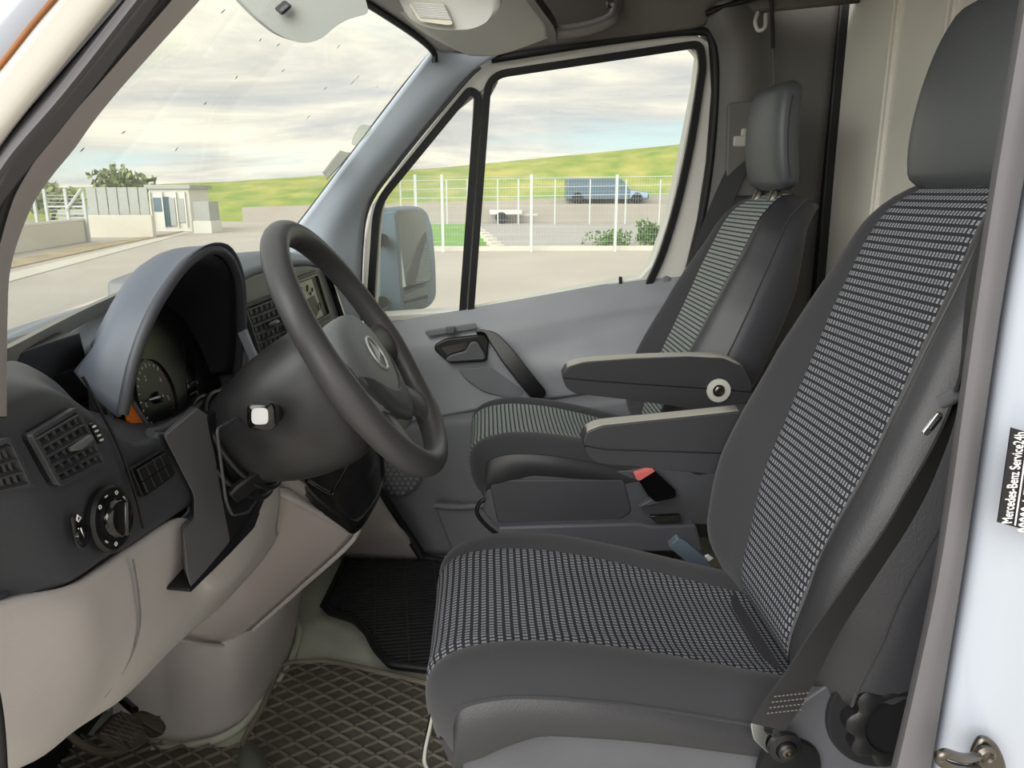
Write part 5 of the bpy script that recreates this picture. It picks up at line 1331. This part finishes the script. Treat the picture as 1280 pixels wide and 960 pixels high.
# side knob of the driver seat
kc = A(1112, 892, y=yb-0.006)
V = []; prof_ = [(0.064, 0.0), (0.064, 0.018), (0.058, 0.022), (0.042, 0.023), (0.040, 0.019), (0.002, 0.019)]
for r_, h in prof_:
    for k in range(60):
        a = 2*math.pi*k/60; rr = r_*(1-0.17*(0.5+0.5*math.cos(a*9))**2*(r_ > 0.05)); V.append(kc+np.array([rr*math.cos(a), -h, rr*math.sin(a)]))
F = gridf(len(prof_), 60, False, True)+[tuple(range(60)), tuple((len(prof_)-1)*60+k for k in range(60))]
V, F = fix(V, F); kb = obj('adjuster_knob', V, F, BLACK, dT)
lathe('knob_well', kc+(0, 0.004, 0), (0, -1, 0), [(0.080, 0), (0.079, 0.004), (0.074, 0.005), (0.001, 0.004)], mat('well_black', (30, 30, 33), 0.5), dT, n=40)
lathe('base_plug', A(985, 957, y=yb-0.002), (0, -1, 0), [(0.042, 0), (0.040, 0.006), (0.001, 0.008)], BLACK, dT, n=30)
# passenger base
yp = 1.69
bl_ = [A(px, py, y=yp) for px, py in [(604, 640), (606, 605), (615, 594), (640, 590), (740, 590), (800, 588), (880, 580), (960, 580), (960, 655), (620, 658)]]
pb = plate('base_cover', rnd(bl_, 0.012, 3), (0, 0.42, 0), SBASE, pT, bevel=0.012, bseg=3)
plate('base_recess', rnd([A(px, py, y=yp-0.004) for px, py in [(612, 606), (625, 600), (780, 600), (790, 640), (770, 652), (622, 654)]], 0.01, 3), (0, 0.01, 0), mat('base_recess', (70, 70, 75), 0.55), pT, bevel=0.003)
plate('rail_cover', [A(px, py, y=yp-0.03) for px, py in [(622, 659), (800, 654), (812, 658), (870, 656), (880, 690), (625, 690)]], (0, 0.1, 0), mat('rail_grey', (96, 96, 104), 0.5), pT, bevel=0.006)
plate('rail_gap', [A(px, py, y=yp-0.033) for px, py in [(812, 645), (850, 643), (852, 652), (820, 654)]], (0, 0.01, 0), GLOSSB, pT)
box('pedestal', (0.25, 1.91, 0.15), (0.42, 0.38, 0.298), BLACK, pT, bevel=0.01)
tube('release_bar', cr([A(606, 624, y=yp-0.02), A(600, 628, y=yp-0.02), A(596, 640, y=yp-0.02), A(606, 655, y=yp-0.02), A(624, 670, y=yp-0.02)], 5), 0.005, BLACK, pT)

# ---- armrests (parts of their seats)
def armrest(T, prof_top, prof_seam, prof_bot, y0, wd, bolt=None, mt=LEATH):
    def bar(nm, up, lo, m_, par, inset=0.0, bev=0.012):
        loop = [A(px, py, y=y0) for px, py in up]+[A(px, py, y=y0) for px, py in lo[::-1]]
        return plate(nm, rnd(loop, 0.008, 3), (0, wd, 0), m_, par, bevel=bev, bseg=4)
    up = bar('armrest', prof_top, prof_seam, mt, T)
    lo = bar('armrest_shell', [(a, b+0.8) for a, b in prof_seam], prof_bot, mat('armrest_shell', (50, 50, 54), 0.5, bump=0.2, bscale=700), T)
    # worn top panel, the bright sky reflection painted in as pale colour
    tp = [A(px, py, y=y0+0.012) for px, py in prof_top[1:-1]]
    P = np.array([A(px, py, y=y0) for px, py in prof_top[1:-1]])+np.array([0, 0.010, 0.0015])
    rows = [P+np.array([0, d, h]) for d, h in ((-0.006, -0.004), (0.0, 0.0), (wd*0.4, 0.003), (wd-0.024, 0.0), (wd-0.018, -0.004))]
    patch('top_panel', rows, mat('armrest_top_sheen', (158, 156, 146), 0.38, bump=0.3, bscale=300), up, n=3, m=4, solid=0.003)
    tube('seam', [A(px, py, y=y0-0.0005) for px, py in prof_seam], 0.0014, BLACK, up, n=6)
    if bolt:
        c = A(*bolt, y=y0)
        bt = lathe('pivot_washer', c+(0, 0.003, 0), (0, -1, 0), [(0.027, 0), (0.026, 0.007), (0.014, 0.008), (0.014, 0.002), (0.001, 0.002)], mat('washer_pale', (196, 194, 186), 0.4), up, n=32)
        lathe('pivot_bolt', c+(0, 0.002, 0), (0, -1, 0), [(0.012, 0), (0.0115, 0.009), (0.008, 0.011), (0.007, 0.008), (0.001, 0.008)], STEEL, bt, n=6)
    return up
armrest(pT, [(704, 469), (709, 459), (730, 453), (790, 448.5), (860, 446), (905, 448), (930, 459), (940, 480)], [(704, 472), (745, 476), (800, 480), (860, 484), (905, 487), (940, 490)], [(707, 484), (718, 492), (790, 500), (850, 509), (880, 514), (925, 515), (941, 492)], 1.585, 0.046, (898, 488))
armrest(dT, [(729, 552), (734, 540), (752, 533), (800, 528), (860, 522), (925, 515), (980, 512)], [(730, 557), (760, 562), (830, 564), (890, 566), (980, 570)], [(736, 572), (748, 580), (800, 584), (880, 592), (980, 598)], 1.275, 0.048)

# ---- belts
def belt_path(name, label, loc): return thing(name, loc, label, 'seat belt')
# driver lap belt: floor anchor up behind the near pillar
yk = 0.77
bt = belt_path('driver_belt', 'dark seat belt rising from the anchor bolt beside the near seat', A(985, 900, y=yk))
pth = [(960, 908, .765), (978, 880, .76), (1002, 842, .752), (1033, 788, .74), (1078, 722, .715), (1120, 660, .69), (1150, 605, .66), (1178, 545, .625), (1195, 490, .60), (1206, 430, .58), (1214, 365, .565), (1234, 290, .56), (1262, 190, .556), (1292, 80, .555)]
P3 = cr([A(a, b, y=y) for a, b, y in pth], 4)
ww = np.interp(np.linspace(0, 1, len(P3)), [0, 0.08, 0.2, 0.45, 0.62, 0.75, 1], [0.046, 0.050, 0.040, 0.034, 0.030, 0.027, 0.024])
wdv = []
for t in np.linspace(0, 1, len(P3)):
    k = np.interp(t, [0, 0.45, 0.7, 1], [0.0, 0.25, 0.85, 0.95]); wdv.append(np.array([1-k*0.7, k, 0.25]))
strip('webbing', P3, wdv, ww, 0.0022, BELT, bt, smooth=60)
st_ = [A(958+k*1.5, 882-k*6, y=.752) for k in range(3)]
for k in range(4):
    a, b = A(948+3*k+10, 886-7*k+6, y=.752-0.002*k), A(1003+3*k, 893-7*k-6, y=.748-0.002*k)
    V, F = join([tube_vf([a+(b-a)*(j+.15)/9, a+(b-a)*(j+.75)/9], 0.0009, 4) for j in range(9)]); obj('stitching', V, F, mat('stitch', (96, 92, 84), 0.8), bt)
an = plate('anchor_plate', rnd([A(px, py, y=.775) for px, py in [(938, 905), (946, 893), (956, 900), (955, 915), (975, 925), (1000, 940), (985, 950), (960, 942), (942, 925)]], 0.006, 3), (0, 0.004, 0), CHROME, bt, bevel=0.001)
bc = A(980, 932, y=.772)
lathe('anchor_bolt', bc, (0, -1, 0), [(0.021, 0), (0.020, 0.006), (0.013, 0.008), (0.012, 0.006), (0.011, 0.012), (0.008, 0.014), (0.006, 0.010), (0.001, 0.010)], BLACK, bt, n=24)
lathe('bolt_head', bc+(0, -0.010, 0), (0, -1, 0), [(0.008, 0), (0.0075, 0.004), (0.004, 0.005), (0.0035, 0.002), (0.001, 0.002)], STEEL, bt, n=12)
# latch tongue hanging on the belt
tg = plate('latch_tongue', rnd([A(px, py, y=.60) for px, py in [(1152, 543), (1174, 514), (1181, 519), (1160, 546)]], 0.003, 2), (0, 0.003, 0), CHROME, bt, bevel=0.0006)
plate('tongue_slot', rnd([A(px, py, y=.5985) for px, py in [(1162, 537), (1176, 520), (1179, 522), (1165, 540)]], 0.002, 2), (0, 0.001, 0), BLACK, bt, bevel=0)
tube('tongue_grip', [A(1176, 503, y=.60), A(1186, 498, y=.595), A(1199, 490, y=.585)], [0.006, 0.0065, 0.006], SBASE, bt)
# passenger belt on the far pillar
bt = belt_path('passenger_belt', 'dark seat belt hanging from the far pillar behind the passenger seat', A(915, 240, y=2.1))
P3 = cr([A(932, 190, y=2.125), A(915, 225, y=2.11), A(896, 270, y=2.10), A(875, 325, y=2.10), A(852, 400, y=2.11)], 5)
strip('webbing', P3, [np.array([1, -0.25, 0.35])]*len(P3), np.linspace(0.05, 0.062, len(P3)), 0.004, BELT, bt, smooth=60)
bx_ = box('guide_loop', A(932, 177, y=2.125), (0.075, 0.03, 0.028), mat('guide_grey', (170, 168, 160), 0.5), bt, bevel=0.005)
box('guide_slider', A(936, 166, y=2.125), (0.05, 0.03, 0.022), mat('guide_grey', (170, 168, 160), 0.5), bt, bevel=0.005)
# buckles
bk_ = thing('passenger_buckle', A(820, 610, y=1.665), 'black belt buckle with red button on the passenger seat base', 'buckle')
plate('buckle_body', rnd([A(px, py, y=1.655) for px, py in [(795, 595), (818, 588), (845, 613), (845, 622), (820, 628), (810, 620)]], 0.006, 3), (0, 0.025, 0), GLOSSB, bk_, bevel=0.003)
plate('release_button', rnd([A(px, py, y=1.652) for px, py in [(793, 593), (816, 586), (819, 589), (800, 601), (796, 600)]], 0.003, 3), (0, 0.02, 0), RED, bk_, bevel=0.002)
plate('buckle_foot', [A(px, py, y=1.66) for px, py in [(798, 634), (815, 624), (844, 613), (846, 618), (824, 630)]], (0, 0.02, 0), SBASE, bk_, bevel=0.002)
bk_ = thing('driver_buckle', A(862, 690, y=1.30), 'dark belt buckle with pale edge between the near cushion and backrest', 'buckle')
plate('buckle_body', rnd([A(px, py, y=1.29) for px, py in [(836, 684), (848, 673), (856, 676), (884, 700), (892, 712), (870, 712)]], 0.004, 3), (0, 0.02, 0), mat('buckle_slate', (84, 96, 106), 0.3), bk_, bevel=0.003)
plate('buckle_strap', [A(px, py, y=1.31) for px, py in [(872, 700), (886, 694), (892, 698), (878, 708)]], (0, 0.006, 0), MARK, bk_, bevel=0.001)
# small pale holder low on the wall between the seats
hb = box('wall_box', A(990, 412, x=0.93), (0.05, 0.05, 0.05), mat('box_grey', (120, 118, 114), 0.6), bevel=0.004, origin=A(990, 412, x=0.93))
setp(hb, 'small grey box on the rear wall behind the passenger backrest', 'box')

# ================================================================== FLOOR ITEMS
def inpoly(p, poly):
    c = False; n = len(poly)
    for i in range(n):
        a, b = poly[i], poly[i-1]
        if (a[1] > p[1]) != (b[1] > p[1]) and p[0] < (b[0]-a[0])*(p[1]-a[1])/(b[1]-a[1])+a[0]: c = not c
    return c
def ridges(poly, d, sp, w, h, z, inset=0.012):
    d = np.array(d, float); d /= np.linalg.norm(d); e = np.array([-d[1], d[0]]); out = []
    pr = poly[:, :2]@e; lo, hi = pr.min(), pr.max(); pd = poly[:, :2]@d
    for k in range(int(math.ceil(lo/sp)), int(hi/sp)+1):
        o = k*sp; run = None
        ts = np.arange(pd.min(), pd.max(), 0.006)
        for t in list(ts)+[None]:
            ok = t is not None and inpoly(e*o+d*t, poly)
            if ok and run is None: run = t
            if not ok and run is not None:
                t1 = t if t is not None else ts[-1]
                if t1-run > 0.02:
                    c = e*o+d*(run+t1)/2
                    out.append(box_vf((c[0], c[1], z+h/2), (t1-run, w, h), np.array([[d[0], e[0], 0], [d[1], e[1], 0], [0, 0, 1]])))
                run = None
    return out
mats_ = thing('driver_mat', A(430, 900, z=0.0), 'dusty rubber floor mat with diamond ridges beside the near seat', 'floor mat')
po = np.array([A(px, py, z=0.012) for px, py in [(352, 834), (385, 829), (425, 831), (540, 858), (640, 880), (640, 1010), (310, 1060), (324, 960), (316, 942), (304, 930), (325, 893), (340, 858)]])
plate('mat_sheet', rnd(po, 0.02, 3), (0, 0, -0.01), MATM, mats_, bevel=0.003)
tube('mat_rim', cr(po+(0, 0, 0.004), 3, True), 0.007, MATR, mats_, closed=True, n=8)
V, F = join(ridges(po, (1, 0.75), 0.034, 0.0034, 0.006, 0.012)+ridges(po, (1, -0.75), 0.034, 0.0034, 0.006, 0.012))
setp(obj('diamond_ridges', V, F, MATR, mats_, smooth=0), kind='stuff')
po = np.array([A(px, py, z=0.012) for px, py in [(20, 1000), (42, 945), (80, 915), (180, 925), (235, 935), (298, 932), (312, 945), (318, 965), (305, 1060), (40, 1060)]])
ml_ = thing('pedal_mat', A(200, 950, z=0.0), 'dusty rubber mat piece with diamond ridges under the pedals', 'floor mat')
plate('mat_sheet', rnd(po, 0.02, 3), (0, 0, -0.01), MATM, ml_, bevel=0.003)
V, F = join(ridges(po, (1, 0.75), 0.034, 0.0034, 0.006, 0.012)+ridges(po, (1, -0.75), 0.034, 0.0034, 0.006, 0.012))
setp(obj('diamond_ridges', V, F, MATR, ml_, smooth=0), kind='stuff')
pm = thing('passenger_mat', A(490, 760, z=0.0), 'black rubber floor mat with fine grooves in the passenger footwell', 'floor mat')
po = np.array([A(px, py, z=0.014) for px, py in [(440, 686), (470, 690), (560, 703), (640, 712), (700, 780), (640, 850), (535, 838), (486, 832), (470, 815), (458, 792), (440, 775), (408, 765), (405, 758)]])
plate('mat_sheet', rnd(po, 0.015, 3), (0, 0, -0.012), MATB, pm, bevel=0.003)
tube('mat_rim', cr(rnd(po, 0.02, 3)+(0, 0, 0.006), 2, True), 0.009, RUB, pm, closed=True, n=8)
V, F = join(ridges(po, (1, 0.12), 0.0155, 0.008, 0.005, 0.014)+ridges(po, (0.12, -1), 0.085, 0.006, 0.006, 0.014))
setp(obj('groove_ridges', V, F, MATB, pm, smooth=0), kind='stuff')
# raised vinyl rim round the tunnel, fold in the floor covering
tr = tube('trim_10', cr([A(px, py, z=0.006) for px, py in [(366, 770), (374, 790), (366, 820), (352, 848), (332, 872), (305, 905), (270, 925), (225, 935), (190, 938)]], 6), 0.009, FLOORM); setp(tr, kind='structure')
hp = loft('trim_12', [[A(px, py, z=zz) for px, py in [(292, 990), (300, 932), (318, 926), (336, 950), (345, 1000)]] for zz in (0.0,)]+[[A(px, py, z=0.05) for px, py in [(298, 992), (304, 940), (316, 935), (330, 955), (338, 1000)]], [A(px, py, z=0.06) for px, py in [(308, 992), (310, 950), (315, 948), (320, 960), (325, 1000)]]], mat('hump_grey', (98, 102, 94), 0.6), ringn=3); setp(hp, kind='structure')
# pedals
bp = thing('brake_pedal', Y(152, 912, 1.12), 'worn brake pedal with criss-cross rubber pad under the dashboard', 'pedal')
pc = [Y(124, 915, 1.10), Y(150, 888, 1.16), Y(176, 897, 1.17), Y(186, 926, 1.12), Y(164, 940, 1.09)]
plate('pedal_pad', rnd(pc, 0.008, 3), np.array([-0.018, 0.008, -0.012]), mat('pedal_rubber', (78, 70, 62), 0.8, var=0.3, vscale=40), bp, bevel=0.003)
def pb_(u, v): return bil([pc[0], pc[1], pc[2]*0.5+pc[3]*0.5, pc[4]], u, v)
rb = [tube_vf([pb_(k/6, 0.04)+(.001, -.002, .002), pb_(min(1, k/6+.35), .96)+(.001, -.002, .002)], 0.0018, 5) for k in range(5)]+[tube_vf([pb_(k/6, .96)+(.001, -.002, .002), pb_(min(1, k/6+.35), .04)+(.001, -.002, .002)], 0.0018, 5) for k in range(5)]
V, F = join(rb); setp(obj('pad_ridges', V, F, mat('pedal_rubber', (98, 86, 74), 0.8), bp), kind='stuff')
strip('pedal_arm', cr([Y(70, 880, 1.10), Y(85, 915, 1.12), Y(110, 935, 1.13), Y(140, 940, 1.13), Y(168, 930, 1.14)], 5), (0.2, -0.6, 0.8), 0.026, 0.012, mat('arm_dusty', (74, 66, 58), 0.8), bp, bevel=0.003)
ap = thing('accelerator_pedal', Y(192, 902, 1.22), 'ribbed black accelerator pedal beside the tunnel cover', 'pedal')
pc = [Y(162, 893, 1.20), Y(178, 887, 1.22), Y(200, 896, 1.24), Y(209, 908, 1.24), Y(204, 919, 1.22), Y(194, 920, 1.20), Y(176, 905, 1.19)]
plate('pedal_pad', rnd(pc, 0.008, 3), np.array([-0.014, 0.006, -0.010]), mat('accel_rubber', (58, 52, 46), 0.7), ap, bevel=0.003)
rb = [tube_vf([pc[0]*(1-t)+pc[6]*t+(pc[2]-pc[0])*0.1+(.001, -.001, .003), pc[2]*(1-t)+pc[4]*t+(.001, -.001, .003)], 0.0016, 5) for t in np.linspace(0.05, 0.95, 7)]
V, F = join(rb); setp(obj('pad_ribs', V, F, MATM, ap), kind='stuff')
tube('pedal_arm', [Y(168, 888, 1.24), Y(150, 872, 1.30), Y(140, 850, 1.36)], 0.008, BLACK, ap)
lathe('pivot_cap', Y(133, 884, 1.24), (0.3, -1, 0.2), [(0.008, 0), (0.008, 0.01), (0.001, 0.012)], STEEL, ap, n=12)
